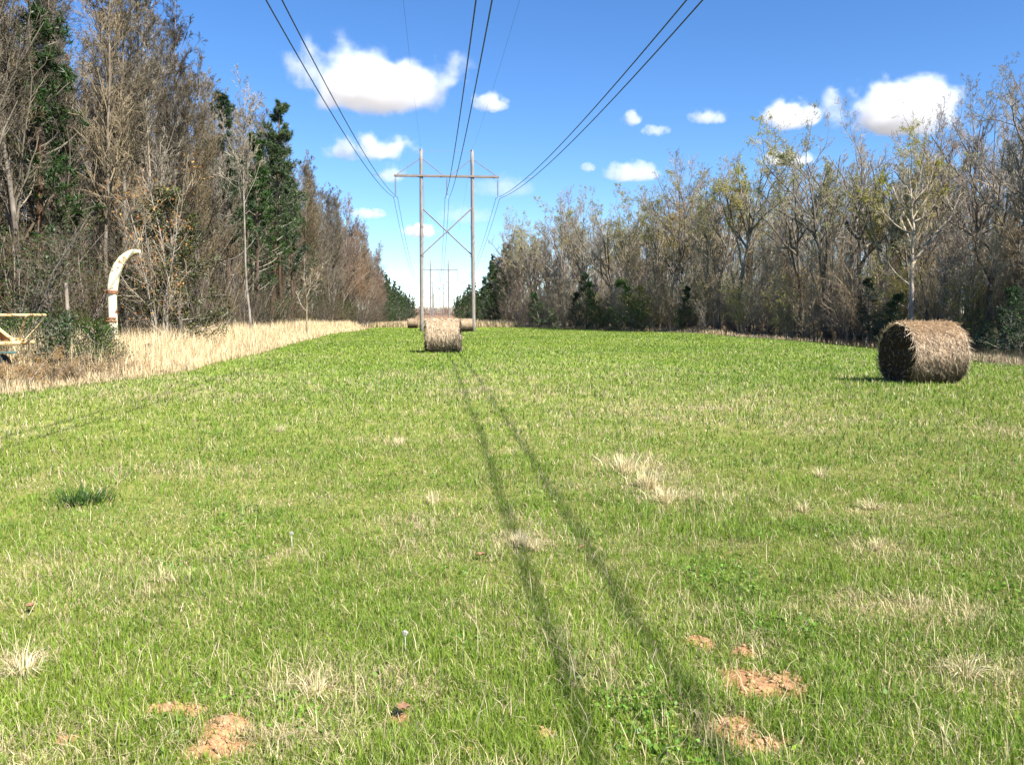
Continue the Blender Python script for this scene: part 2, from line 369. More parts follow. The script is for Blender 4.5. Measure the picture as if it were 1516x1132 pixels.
# ------------------------------------------------------------------ grass of the field
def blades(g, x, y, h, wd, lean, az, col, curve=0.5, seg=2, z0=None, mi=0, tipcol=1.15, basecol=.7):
    """grass blades: flat tapering leaves that bend over; colours per blade"""
    n_ = len(x); z = (ground_z(x, y) if z0 is None else z0) - 0.004
    d = np.stack([np.cos(az), np.sin(az), np.zeros(n_)], -1)
    fa = az + math.pi / 2 + rng.normal(0, .7, n_); e = np.stack([np.cos(fa), np.sin(fa), np.zeros(n_)], -1)
    base = np.stack([x, y, z], -1)
    cl, sl = np.cos(lean), np.sin(lean)
    P = [base]
    if seg == 2:
        mid = base + d * (h * .5 * sl * .7)[:, None] + np.array([0, 0, 1.0]) * (h * .5 * np.sqrt(1 - (sl * .7) ** 2))[:, None]
        P.append(mid)
    l2 = np.clip(lean * (1 + curve), 0, 1.65)
    hh = h * (.5 if seg == 2 else 1)
    tip = P[-1] + d * (hh * np.sin(l2))[:, None] + np.array([0, 0, 1.0]) * (hh * np.cos(l2))[:, None]
    ew = e * wd[:, None] / 2
    if seg == 2:
        V = np.stack([base - ew, base + ew, P[1] + ew * .8, P[1] - ew * .8, tip], 1).reshape(-1, 3)
        b = np.arange(n_)[:, None] * 5
        n0 = g.n
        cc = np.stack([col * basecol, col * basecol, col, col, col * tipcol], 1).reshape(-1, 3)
        g.add(V, b + np.array([[0, 1, 2, 3]]), mi, np.clip(cc, 0, 1))
        T = (b + np.array([[3, 2, 4]])) + n0
        g.L.append(T.ravel()); g.S.append(np.full(n_, 3)); g.M.append(np.full(n_, mi))
    else:
        V = np.stack([base - ew, base + ew, tip], 1).reshape(-1, 3)
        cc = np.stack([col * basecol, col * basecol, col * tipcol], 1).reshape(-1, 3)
        g.add(V, np.arange(n_ * 3).reshape(-1, 3), mi, np.clip(cc, 0, 1))

def field_points(n_, r0, r1, power):
    u = rng.random(n_)
    if power == 2: r = 1 / (1 / r0 + u * (1 / r1 - 1 / r0))
    elif power == 1: r = r0 * (r1 / r0) ** u
    else: r = (r0 ** -.5 + u * (r1 ** -.5 - r0 ** -.5)) ** -2
    a = rng.uniform(R(-36.5), R(36.5), n_) + YAW
    x = r * np.sin(a); y = r * np.cos(a)
    ok = (x > edge_left(y) - .2) & (x < edge_right(y) + .5) & (y < FIELD_END) & (y > 1.2)
    return x[ok], y[ok]
G1 = np.array([.235, .350, .040]); G2 = np.array([.160, .280, .034]); G3 = np.array([.33, .390, .055]); ST = np.array([.76, .65, .38]); ST2 = np.array([.55, .43, .23])
def blade_colours(x, y, s_):
    n_ = len(x)
    t = np.clip(fbm(x, y, 1.1, 3) * 1.5 - .25 + rng.normal(0, .25, n_), 0, 1)[:, None]
    t2 = np.clip(fbm(x + 50, y, 5.0, 2) * 1.6 - .5 + rng.normal(0, .25, n_), 0, 1)[:, None]
    c = (G2 * (1 - t) + G1 * t) * (1 - t2 * .7) + G3 * t2 * .7
    is_st = rng.random(n_) < s_
    k = rng.random(n_)[:, None] ** .8; stc = ST * k + ST2 * (1 - k)
    c = np.where(is_st[:, None], stc, c) * rng.uniform(.75, 1.2, n_)[:, None]
    return c, is_st
g = Geo()
# near and middle field
x, y = field_points(820000, 2.0, 34, 2)
s_ = straw(x, y); so_ = soil(x, y)
keep = rng.random(len(x)) > so_ * .96
thin = 0.25 + 1.1 * fbm(x, y, .30, 3); keep &= rng.random(len(x)) < thin; keep &= rng.random(len(x)) > sstep(14, 34, np.hypot(x, y))
x, y, s_ = x[keep], y[keep], s_[keep]
c, st_ = blade_colours(x, y, s_)
r = np.hypot(x, y)
h = rng.gamma(5, .2, len(x)) * .049 * (.5 + .9 * fbm(x, y, .45, 2)) * np.where(st_, .9, 1) * (1 + .35 * sstep(.5, .75, vn(x, y, 3.1)))
wd = rng.uniform(.0026, .0055, len(x)) * np.maximum(1, r / 5.5)
lean = np.abs(rng.normal(.38, .28, len(x))) + np.where(st_, .25, 0)
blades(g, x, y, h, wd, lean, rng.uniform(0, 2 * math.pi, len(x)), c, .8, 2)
# the matted undergrowth of dead and short leaves
x, y = field_points(170000, 2.0, 14, 2)
keep = rng.random(len(x)) > soil(x, y) * .8; x, y = x[keep], y[keep]
c, st_ = blade_colours(x, y, np.clip(straw(x, y) + .30, 0, 1)); r = np.hypot(x, y)
blades(g, x, y, rng.uniform(.02, .07, len(x)), rng.uniform(.003, .006, len(x)) * np.maximum(1, r / 6), rng.uniform(.7, 1.5, len(x)), rng.uniform(0, 6.28, len(x)), c * .85, .3, 1)
# long dead stalks, leaning or flat
x, y = field_points(17000, 2.0, 24, 2)
keep = rng.random(len(x)) < np.clip(straw(x, y) * 1.7 - .02, 0, 1); x, y = x[keep], y[keep]; r = np.hypot(x, y)
k = rng.random(len(x))[:, None]; c = (ST * 1.1 * k + ST2 * (1 - k))
blades(g, x, y, rng.uniform(.06, .20, len(x)), rng.uniform(.0025, .0045, len(x)) * np.maximum(1, r / 6), np.abs(rng.normal(.9, .5, len(x))), rng.uniform(0, 6.28, len(x)), c, .4, 2, basecol=.85)
# low broad leaved weeds in loose colonies
x, y = field_points(26000, 2.2, 16, 2)
kk = (rng.random(len(x)) < sstep(.55, .8, fbm(x + 90, y, .8, 3)) * .7 * (soil(x, y) < .02)); x, y = x[kk], y[kk]
g.leaves(np.stack([x, y, ground_z(x, y) + .025], -1), 5, .012, .022, 0, 1.5, None, (.18, .30, .045), .25)
# far field
x, y = field_points(520000, 8, 160, .5)
fk = rng.random(len(x)) < sstep(8, 26, np.hypot(x, y)) * (.55 + .45 * sstep(26, 50, np.hypot(x, y))); x, y = x[fk], y[fk]
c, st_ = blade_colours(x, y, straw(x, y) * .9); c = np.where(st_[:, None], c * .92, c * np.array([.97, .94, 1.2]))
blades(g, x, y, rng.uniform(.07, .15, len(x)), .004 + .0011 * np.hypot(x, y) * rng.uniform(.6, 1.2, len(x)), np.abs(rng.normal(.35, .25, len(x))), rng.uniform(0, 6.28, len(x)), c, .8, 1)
tag(link('grass', g.mesh('grass'), m_blade), 'fresh green spring grass mixed with straw over the whole hay field', kind='stuff')

# ------------------------------------------------------------------ tall dry grass and weeds
g = Geo()
BR = np.array([.86, .69, .42]); BR2 = np.array([.56, .42, .25]); BRD = np.array([.30, .21, .13]); WG = np.array([.13, .16, .05])
def band(n_, y0, y1, power, xin, xout, h0, h1, cols, dens=None, wbase=.006):
    u = rng.random(n_)
    y = 1 / (1 / y0 + u * (1 / y1 - 1 / y0)) if power == 2 else (y0 * (y1 / y0) ** u if power == 1 else y0 + (y1 - y0) * u)
    v = rng.random(n_); x = xin(y) * (1 - v) + xout(y) * v
    if dens is not None:
        k = rng.random(n_) < dens(x, y, v); x, y, v = x[k], y[k], v[k]
    cl = fbm(x, y, 1.0, 2)
    h = (h0 + (h1 - h0) * np.clip(v * 2.2, 0, 1)) * rng.uniform(.55, 1.1, len(x)) * (.7 + .6 * cl)
    q = rng.random(len(x)); c = np.array(cols)[(q * len(cols)).astype(int)] * rng.uniform(.75, 1.15, len(x))[:, None]
    blades(g, x, y, h, np.maximum(wbase, .0006 * np.hypot(x, y)) * rng.uniform(.6, 1.3, len(x)), np.abs(rng.normal(.18, .16, len(x))), rng.uniform(0, 6.28, len(x)), c, 1.2, 2, basecol=.8, tipcol=1.1)
EL = edge_left
band(52000, 22, 125, 1, lambda y: EL(y) + .1, lambda y: EL(y) - np.interp(y, [30, 90], [3.6, 2.5]), .35, 1.25, [BR, BR, BR * 1.1, BR2], lambda x, y, v: .25 + .9 * sstep(.3, .6, fbm(x, y, 2.2, 2)) * sstep(21, 27, y + 1.2 * v))
band(34000, 14, 26, 0, lambda y: EL(y) + .15, lambda y: EL(y) - 3.5, .14, .55, [BR2, BR, BR, BRD, BR, BR2, WG], lambda x, y, v: .35 + .7 * vn(x, y, .8))
tag(link('tall_dry_grass', g.mesh('tall_dry_grass'), m_drygrass), 'tall pale dry grass along the left woodland edge', kind='stuff')
g = Geo(); ER = edge_right
band(26000, 30, 165, 1, lambda y: ER(y) - .2, lambda y: ER(y) + 3.2, .12, .6, [BR2, BRD, BR, BR2, WG], lambda x, y, v: (.3 + .7 * vn(x, y, 2)) * (1 - .93 * sstep(36, 41, y) * (1 - sstep(60, 68, y))))
band(16000, 45, 100, 0, lambda y: ER(y) + 11.5, lambda y: ER(y) + 24, .15, .5, [BR2, BR, BR * .9, WG * 1.8], None, .02)
band(22000, FIELD_END - 4, 330, 1, lambda y: y * 0 - 12.5, lambda y: y * 0 + 15.5, .9, 1.3, [BR2, BRD, BR, BR * .9, WG], None, .03)
tag(link('field_edge_weeds', g.mesh('field_edge_weeds'), m_drygrass), 'brown dead weeds along the far and right field edge', kind='stuff')

# ------------------------------------------------------------------ trees
UP = np.array([0, 0, 1.0])
def norm(v): return v / (np.linalg.norm(v, axis=-1, keepdims=True) + 1e-9)
def wander(p0, d, Ln, nseg, wob, up):
    P = [p0]; d = norm(d)
    for i in range(nseg):
        d = norm(d + rng.normal(0, wob, d.shape) + UP * up)
        P.append(P[-1] + d * (Ln / nseg)[:, None])
    return np.stack(P, 1)
def spawn(P, Rr, Ln, count, tmin, ang, ratio, nseg, wob, up, rr=.6, tmax=1.0, taper=.6, out=0.0):
    """children of every polyline: count each, between tmin and tmax of its length"""
    m, n_, _ = P.shape; q = np.repeat(np.arange(m), count); k = len(q)
    t = (tmin + (tmax - tmin) * rng.random(k)); f = t * (n_ - 1); i = np.minimum(f.astype(int), n_ - 2); fr = (f - i)[:, None]
    p0 = P[q, i] * (1 - fr) + P[q, i + 1] * fr; tan = norm(P[q, i + 1] - P[q, i])
    r0 = Rr[q, i] * (1 - fr[:, 0]) + Rr[q, i + 1] * fr[:, 0]
    perp = norm(np.cross(tan, rng.normal(0, 1, (k, 3)))); a = R(1) * rng.normal(ang, ang * .22, k)[:, None]
    d = norm(tan * np.cos(a) + perp * np.sin(a) + UP * up * .5)
    L2 = Ln[q] * ratio * rng.uniform(.6, 1.25, k) * (1 - taper * (t - tmin) / (tmax - tmin + 1e-6))
    P2 = wander(p0, d, L2, nseg, wob, up)
    ra = np.maximum(np.minimum(r0 * rr, L2 * .022), .003)
    R2 = ra[:, None] * np.linspace(1, .35, nseg + 1)[None, :]
    return P2, R2, L2
def trunk_line(H, r, nseg=10, wob=.03, lean=(0, 0), r_top=.1):
    p0 = np.array([[0, 0, -.35]]); d = np.array([[lean[0], lean[1], 1.0]])
    P = wander(p0, d, np.array([H + .35]), nseg, wob, .08)
    t = np.linspace(0, 1, nseg + 1)
    Rr = (r * (1 - (1 - r_top) * t ** .85))[None, :].copy(); Rr[0, 0] *= 1.35
    return P, Rr, np.array([H])

class Tree: pass
def finish(gt, gc, mats_c, mt=None):
    t = Tree(); t.trunk = gt.mesh('trunk', True); t.trunk.materials.append(mt or m_bark)
    t.crown = gc.mesh('crown', False)
    for m in mats_c: t.crown.materials.append(m)
    return t
def col_arr(m, base, var): return np.clip(np.asarray(base)[None, :] * (1 + rng.normal(0, var, (m, 1))), .1, 3)

def slender_tree(H=17, r=.13, tint=(1, 1, 1), limbs=30, tm=.28, buds=None, bark=(1, 1, 1), dens=1.0, spreading=1.0, ang=36):
    gt, gc = Geo(), Geo()
    P, Rr, Ln = trunk_line(H, r, 12, .035)
    gt.tubes(P, Rr, 9, 0, True, bark)
    # limbs
    l1 = spawn(P, Rr, Ln, limbs, tm, ang, .26 * spreading, 6, .10, .10, .55, 1.0, .72)
    gc.tubes(l1[0], l1[1], 5, 0, False, col_arr(len(l1[0]), tint, .15))
    l2 = spawn(*l1, int(8 * dens), .15, 36, .48, 4, .13, .06, .7)
    gc.tubes(l2[0], l2[1], 3, 0, False, col_arr(len(l2[0]), tint, .2))
    l3 = spawn(*l2, int(7 * dens), .1, 36, .55, 2, .15, .05, .8); l3[1][:] = np.maximum(l3[1], .007)
    gc.tubes(l3[0], l3[1], 3, 0, False, col_arr(len(l3[0]), tint, .25))
    l4 = spawn(*l3, 3, .1, 38, .6, 1, .1, .05, .9); l4[1][:] = np.maximum(l4[1], .0058)
    gc.tubes(l4[0], l4[1], 3, 0, False, col_arr(len(l4[0]), tint, .25))
    if buds is not None:
        gc.leaves(l4[0][:, -1], buds[1], .06, buds[2], 1, 1.6, None, buds[0], .25)
    return finish(gt, gc, [m_twig, m_leaf])

def spreading_tree(H=19, r=.3, tint=(1, 1, 1), buds=None, bark=(1, 1, 1), fork=.35, limbs=9, dens=1.0, ang=38):
    gt, gc = Geo(), Geo()
    P, Rr, Ln = trunk_line(H * .75, r, 9, .06)
    gt.tubes(P, Rr, 10, 0, True, bark)
    l1 = spawn(P, Rr, Ln * 1.0, limbs + 3, fork, ang + 4, .54, 8, .14, .10, .7, .97, .38)
    gt.tubes(l1[0], l1[1], 7, 0, False, bark)
    l2 = spawn(*l1, int(7 * dens), .2, 40, .45, 6, .16, .09, .65)
    gc.tubes(l2[0], l2[1], 5, 0, False, col_arr(len(l2[0]), tint, .15))
    l3 = spawn(*l2, int(7 * dens), .12, 40, .45, 4, .16, .06, .7)
    gc.tubes(l3[0], l3[1], 3, 0, False, col_arr(len(l3[0]), tint, .2))
    l4 = spawn(*l3, 6, .08, 38, .5, 2, .15, .05, .8); l4[1][:] = np.maximum(l4[1], .007)
    gc.tubes(l4[0], l4[1], 3, 0, False, col_arr(len(l4[0]), tint, .25))
    l5 = spawn(*l4, 2, .2, 38, .6, 1, .1, .05, .9); l5[1][:] = np.maximum(l5[1], .0058)
    gc.tubes(l5[0], l5[1], 3, 0, False, col_arr(len(l5[0]), tint, .25))
    if buds is not None:
        gc.leaves(l5[0][:, -1], buds[1], .07, buds[2], 1, 1.6, None, buds[0], .25)
    return finish(gt, gc, [m_twig, m_leaf])

def thicket(H=5, stems=9, tint=(1, 1, 1), leaf=None, dens=1.0, arch=0.0, spread=.35):
    """many thin stems from one root; with or without leaves"""
    gt, gc = Geo(), Geo()
    a = rng.uniform(0, 6.28, stems); p0 = np.stack([np.cos(a) * .15, np.sin(a) * .15, np.full(stems, -.15)], -1)
    d = np.stack([np.cos(a) * spread, np.sin(a) * spread, np.ones(stems)], -1) * 1.0
    Ln = H * rng.uniform(.65, 1.1, stems)
    P = wander(p0, d, Ln, 8, .08, -.10 * arch); Rr = (.012 + .004 * H) * np.linspace(1, .25, 9)[None, :] * rng.uniform(.6, 1.2, stems)[:, None]
    gt.tubes(P, Rr, 5, 0, False, col_arr(stems, (1, 1, 1), .2))
    l1 = spawn(P, Rr, Ln, int(12 * dens), .12, 40, .32, 5, .14, .05 - .1 * arch, .6, 1, .5)
    gc.tubes(l1[0], l1[1], 3, 0, False, col_arr(len(l1[0]), tint, .2))
    l2 = spawn(*l1, 6, .1, 38, .5, 3, .15, .04, .6); gc.tubes(l2[0], np.maximum(l2[1], .004), 3, 0, False, col_arr(len(l2[0]), tint, .25))
    l3 = spawn(*l2, 3, .1, 38, .55, 1, .15, .04, .6); gc.tubes(l3[0], np.maximum(l3[1], .0035), 3, 0, False, col_arr(len(l3[0]), tint, .25))
    if leaf is not None: gc.leaves(l3[0][:, -1], leaf[1], leaf[3], leaf[2], 1, 1.8, None, leaf[0], .35)
    return finish(gt, gc, [m_twig, m_leaf])

def evergreen(H=6, wdt=2.2, colr=(.035, .075, .02), n_=9000, ls=.10, cone=.5):
    """leafy evergreen: trunk, boughs and leaf clumps through the crown"""
    gt, gc = Geo(), Geo()
    P, Rr, Ln = trunk_line(H * .92, .03 + .012 * H, 9, .05); gt.tubes(P, Rr, 7, 0, True)
    nb = 50; t = rng.uniform(.08, .98, nb); z = t * H; a = rng.uniform(0, 6.28, nb)
    prof = (1 - t) ** cone * np.minimum(1, t * 6) * wdt * rng.uniform(.6, 1.15, nb)
    p0 = np.stack([np.interp(t, np.linspace(0, 1, 10), P[0, :, i]) for i in range(3)], -1)
    d = np.stack([np.cos(a), np.sin(a), rng.uniform(.1, .7, nb)], -1)
    B = wander(p0, d, prof, 5, .15, .05); gc.tubes(B, np.linspace(.03, .008, 6)[None, :] * np.ones((nb, 1)), 3, 0)
    l2 = spawn(B, np.full((nb, 6), .012), prof, 9, .15, 42, .45, 3, .2, .02, .6, 1, .5); gc.tubes(l2[0], np.maximum(l2[1], .005), 3, 0)
    tips = np.concatenate([l2[0][:, -1], l2[0][:, 2], l2[0][:, 1]])
    gc.leaves(tips, max(1, n_ // len(tips)), .11, ls, 1, 1.9, None, colr, .4)
    return finish(gt, gc, [m_twig, m_leaf])

def pine(H=17, colr=(.075, .13, .034), bare=.35, wdt=3.0, cl=11):
    gt, gc = Geo(), Geo()
    P, Rr, Ln = trunk_line(H, .21, 12, .02, r_top=.15); gt.tubes(P, Rr, 9, 0, True)
    nb = 85; t = bare + (1 - bare) * rng.random(nb) ** .8; a = rng.uniform(0, 6.28, nb)
    rel = (t - bare) / (1 - bare); ln = wdt * (1 - rel * .80) * np.minimum(1, .55 + rel * 2.5) * rng.uniform(.55, 1.15, nb)
    p0 = np.stack([np.interp(t, np.linspace(0, 1, 13), P[0, :, i]) for i in range(3)], -1)
    d = np.stack([np.cos(a), np.sin(a), rng.uniform(-.05, .55, nb) + rel * .5], -1)
    B = wander(p0, d, ln, 5, .12, .10); gc.tubes(B, np.linspace(.045, .012, 6)[None, :] * np.ones((nb, 1)), 4, 0)
    l2 = spawn(B, np.full((nb, 6), .014), ln, 8, .3, 45, .38, 2, .15, .12, .7, 1, .5); gc.tubes(l2[0], np.maximum(l2[1], .007), 3, 0)
    tips = np.concatenate([l2[0][:, -1], l2[0][:, 1], B[:, -1]])
    # needle tufts: fans of thin needles bundled into narrow blades
    m = len(tips); N_ = m * cl; c = np.repeat(tips, cl, axis=0)
    dd = norm(rng.normal(0, 1, (N_, 3)) + UP * .5); e = norm(np.cross(dd, rng.normal(0, 1, (N_, 3))))
    s_ = rng.uniform(.16, .34, (N_, 1)); wv = .022
    V = np.stack([c - e * wv, c + e * wv, c + dd * s_], 1).reshape(-1, 3)
    cc = np.repeat(np.clip(np.asarray(colr)[None] * (1 + rng.normal(0, .3, (N_, 1))), .004, 1), 3, axis=0)
    gc.add(V, np.arange(N_ * 3).reshape(-1, 3), 1, cc)
    return finish(gt, gc, [m_twig, m_needles], m_pine_bark)

def place(t, name, x, y, label, cat, group=None, scale=1.0, sz=None, rz=None, z=None, lean=0.0):
    o = empty(name, (x, y, (gz(x, y) if z is None else z)), random.uniform(0, 6.28) if rz is None else rz, scale)
    if sz: o.scale = (scale, scale, scale * sz)
    o.rotation_euler[0] = random.gauss(0, .02) + lean
    tag(o, label, cat, group)
    link('trunk', t.trunk, None, o); link('crown', t.crown, None, o)
    return o

GREY = (.95, .95, 1.0); TAN = (1.15, 1.08, .95); BRN = (.84, .78, .68); RUST = (1.1, .86, .70); PALE = (1.35, 1.3, 1.22); PUR = (.98, .92, .92)
BUD = (.36, .36, .09); BUD2 = (.42, .33, .13)
slim = [slender_tree(17, .13, GREY, 44, .24, spreading=1.1), slender_tree(17.5, .12, PUR, 44, .30, spreading=1.05), slender_tree(16.5, .11, TAN, 42, .2, spreading=1.1), slender_tree(17, .15, BRN, 46, .18, spreading=1.15),
        slender_tree(18, .12, PALE, 26, .42, bark=(1.8, 1.75, 1.6))]
slimL = [slender_tree(17, .11, (.58, .555, .51), 58, .22, spreading=.95, ang=25), slender_tree(17.5, .10, (.66, .61, .53), 56, .28, spreading=.9, ang=23), slender_tree(16.5, .12, (.52, .48, .41), 64, .15, spreading=1.0, ang=27), slender_tree(17, .10, (.86, .82, .75), 46, .3, bark=(1.7, 1.65, 1.5), spreading=.9, ang=22)]
slim_rust = slender_tree(17, .12, (.85, .66, .53), 46, .2, spreading=1.1)
slim_bud = [slender_tree(17, .15, TAN, 30, .25, (BUD, 1, .055), spreading=1.3), slender_tree(16, .13, GREY, 36, .24, (BUD2, 1, .055), spreading=1.25)]
wide = [spreading_tree(19, .30, (1.12, 1.1, 1.08), None, fork=.35, limbs=12), spreading_tree(18, .26, (1.28, 1.2, 1.02), (BUD, 1, .085), fork=.4, limbs=12), spreading_tree(19, .28, (1.15, 1.06, 1.02), None, fork=.3, limbs=11, ang=32),
        spreading_tree(18, .24, (1.22, 1.18, 1.02), (BUD2, 1, .08), fork=.32, limbs=13, ang=42)]
brush = [thicket(5, 10, BRN, None), thicket(6, 10, (1.45, 1.32, 1.08), None, arch=.3), thicket(7, 11, (1.3, 1.18, 1.05), None, spread=.22), thicket(5.5, 9, (1.3, 1.2, .95), (BUD, 2, .07, .06), spread=.28), thicket(5, 10, BRN, ((.16, .10, .05), 1, .08, .08))]
ever = [evergreen(6, 2.1), evergreen(4.2, 2.0, (.045, .085, .022), 8000, .09, .4), evergreen(8, 2.3, (.03, .06, .022), 11000, .11, .6)]
pines = [pine(17, wdt=3.3, cl=18), pine(16, (.045, .085, .03), .22, 3.2, 18), pine(18, (.06, .105, .03), .4, 3.3, 18)]
fullpines = [pine(16, (.05, .09, .03), .05, 3.4, 20), pine(15, (.06, .10, .03), .08, 3.2, 20)]

# ---- left woodland edge
def scatter_row(xa, xb, y0, y1, step0, k, fn):
    y = y0
    while y < y1:
        fn(random.uniform(xa, xb), y + random.uniform(-.3, .3) * step0)
        y += step0 + k * (y - y0)
LT = 'tall bare tree in the woodland left of the power line'
LG = 'bare trees of the left woodland'
def left_tree(h):
    def f(x, y):
        t = random.choices(slimL, [3, 2.4, 3.6, 1.3])[0]
        if 130 < y < 225 and random.random() < .5: t = slim_rust
        place(t, 'bare_tree', x, y, LT, 'tree', LG, random.uniform(.90, 1.10) * h * float(np.interp(y, [25, 45, 90, 230], [1.14, 1.08, 1.05, 1.12])))
    return f
scatter_row(-15.8, -13.8, 25, 235, 2.2, .016, left_tree(1.0))
scatter_row(-19.5, -16.5, 26, 235, 2.8, .020, left_tree(1.03))
scatter_row(-24, -20.5, 30, 215, 2.9, .034, left_tree(1.05))
scatter_row(-31, -25.5, 36, 180, 3.2, .045, left_tree(1.08))
LS = 'leafless understory thicket at the foot of the left woodland'; LSG = 'bare thickets of the left woodland'
SHADE_DRK = (.42, .37, .30)  # understory tint darkened to stand in for shade under the left wood
dark_brush = [thicket(5, 10, SHADE_DRK, ((.07, .07, .025), 1, .08, .08)), thicket(6, 10, SHADE_DRK, None, spread=.25), thicket(5, 9, (.48, .43, .36), ((.045, .07, .02), 1, .09, .10))]
def left_brush(x, y):
    place(random.choice(dark_brush + [dark_brush[0], dark_brush[2], dark_brush[1]]), 'bare_thicket', x, y, LS, 'shrub', LSG, random.uniform(.7, 1.15))
scatter_row(-14.2, -12.6, 24, 225, 2.0, .030, left_brush)
scatter_row(-17, -15, 25, 150, 2.4, .035, left_brush)
scatter_row(-20.5, -18, 28, 110, 3.0, .04, left_brush)
scatter_row(-25, -22, 32, 110, 3.4, .04, left_brush)
LE = 'dark leafy evergreen in the shade of the left woodland'; LEG = 'evergreens under the left woodland'
def left_ever(x, y):
    place(random.choice(ever), 'evergreen_tree', x, y, LE, 'tree', LEG, random.uniform(.6, 1.1))
scatter_row(-18, -14.5, 24, 200, 2.5, .04, left_ever)
scatter_row(-25, -20, 30, 120, 3.2, .04, left_ever)
scatter_row(-30, -25, 38, 120, 3.2, .04, left_ever)
# distinctive ones
for px, y, h, k, lb in [(398, 66, 17.6, 0, 'tallest dark green pine rising above the left woodland edge'), (414, 74, 15.6, 2, 'second dark pine just beside the tallest one in the left woodland'),
                        (340, 60, 17.3, 1, 'green pine top showing behind bare trees, nearer than the tallest pine'), (380, 64, 15.5, 1, 'shorter dark pine just left of the tallest pine'), (432, 78, 14.6, 1, 'dark pine on the right flank of the two tallest pines'), (452, 98, 13.4, 1, 'farthest of the dark pines standing among the left bare trees'),
                        (62, 36, 17, 1, 'dark pine half hidden inside the near left woodland')]:
    q = at(px, 400, y); tp = pines[k]
    place(tp, 'pine_tree', q.x, y, lb, 'tree', None, h / 17.0)
q = at(232, 300, 31.5); place(thicket(7.0, 6, TAN, ((.42, .20, .05), 1, .08, .10), spread=.12), 'coppery_tree', q.x, 31.5, 'small tree still holding copper and orange leaves, above the pale spout', 'tree')
q = at(262, 300, 33); place(evergreen(7.0, 2.5, (.085, .09, .022), 14000, .10, .45), 'evergreen_tree', q.x, 33, 'yellow green holly like tree beside the copper leaved one', 'tree')
q = at(368, 300, 46); pale = slender_tree(13.5, .085, (1.3, 1.25, 1.15), 20, .5, bark=(1.8, 1.75, 1.6), dens=.9); place(pale, 'pale_barked_tree', q.x, 46, 'slim tree with a straight whitish trunk at the left woodland edge', 'tree', rz=0)
q = at(445, 430, 62); dead = spreading_tree(6.5, .10, PALE, None, (2.1, 2.05, 1.9), .4, 4, .7); place(dead, 'dead_tree', q.x + .4, 62, 'small pale dead tree at the foot of the left woodland', 'tree')

# ---- right woodland
FR = lambda y: float(np.interp(y, [30, 50, 62, 75, 90, 120, 170, 230], [39, 41.5, 41, 36, 31, 24.5, 17.5, 15]))
RT = 'tall bare tree in the woodland right of the power line'; RG = 'bare trees of the right woodland'
RB = 'tall tree with a haze of yellow green buds in the right woodland'; RBG = 'budding trees of the right woodland'
def right_tree(off, h, pw):
    def f(x, y):
        t = random.choices(slim[:4] + wide + slim_bud, [.35, .3, .4, .2, 2.2 * pw, 2.3 * pw, 2.2 * pw, 2.2 * pw, .3, .3])[0]
        if t in slim or t in slim_bud: h = .84
        else: h = 1.04
        bud = t in slim_bud or t in (wide[1], wide[3])
        place(t, 'budding_tree' if bud else 'bare_tree', FR(y) + x, y, RB if bud else RT, 'tree', RBG if bud else RG, random.uniform(.78, 1.10) * h * float(np.interp(y, [44, 62, 90, 120, 200], [1.02, 1.06, 1.22, 1.24, 1.18])))
    return f
scatter_row(0, 2, 42, 200, 3.6, .010, right_tree(0, .95, 1))
scatter_row(4, 7, 40, 190, 4.0, .015, right_tree(0, 1.0, 1))
scatter_row(9, 13, 38, 170, 4.4, .02, right_tree(0, 1.04, 1.2))
scatter_row(16, 22, 40, 150, 5.0, .02, right_tree(0, 1.06, 1))
scatter_row(25, 34, 44, 130, 5.5, .03, right_tree(0, 1.08, 1))
RS = 'leafless twiggy thicket along the right field edge'; RSG = 'bare thickets of the right woodland'
RY = 'yellow green budding thicket along the right woodland edge'; RYG = 'budding thickets of the right woodland'
def right_brush(sc_=1.0):
    def f(x, y):
        t = random.choices(brush, [2, 3, 3, 2, .7])[0]; b = t is brush[3]
        place(t, 'budding_thicket' if b else 'bare_thicket', FR(y) + x, y, RY if b else RS, 'shrub', RYG if b else RSG, random.uniform(.75, 1.35) * sc_)
    return f
scatter_row(-2.2, .3, 70, 190, 1.9, .014, right_brush())
scatter_row(-1.5, 1.0, 40, 72, 2.2, .0, right_brush(1.1))
scatter_row(.5, 3, 40, 170, 2.6, .02, right_brush(1.2))
scatter_row(4, 8, 38, 140, 3.2, .03, right_brush(1.3))
scatter_row(11, 17, 38, 150, 3.6, .02, right_brush(1.4))
tallbrush = [thicket(9, 10, (1.38, 1.26, 1.02), None, spread=.14), thicket(8, 10, (1.35, 1.25, .9), (BUD, 1, .07, .06), spread=.18), thicket(10, 9, (1.2, 1.08, .95), None, spread=.12)]
def right_tall(x, y):
    t = random.choice(tallbrush); b = t is tallbrush[1]
    place(t, 'budding_thicket' if b else 'bare_thicket', FR(y) + x, y, RY if b else RS, 'shrub', RYG if b else RSG, random.uniform(.75, 1.25))
scatter_row(.5, 3, 42, 180, 3.0, .012, right_tall)
scatter_row(6, 12, 40, 170, 3.4, .015, right_tall)
scatter_row(16, 24, 40, 150, 4.0, .02, right_tall)
def right_sapling(x, y):
    place(random.choice([slim[2], slim[4], slim[0], slim[2]]), 'young_tree', FR(y) + x, y, 'slim leafless sapling, half the height of the trees behind it, right of the field', 'tree', 'saplings of the right woodland', random.uniform(.40, .68))
scatter_row(-1.5, 2.5, 44, 185, 3.0, .014, right_sapling)
RE = 'dark leafy evergreen at the foot of the right woodland'; REG = 'evergreens under the right woodland'
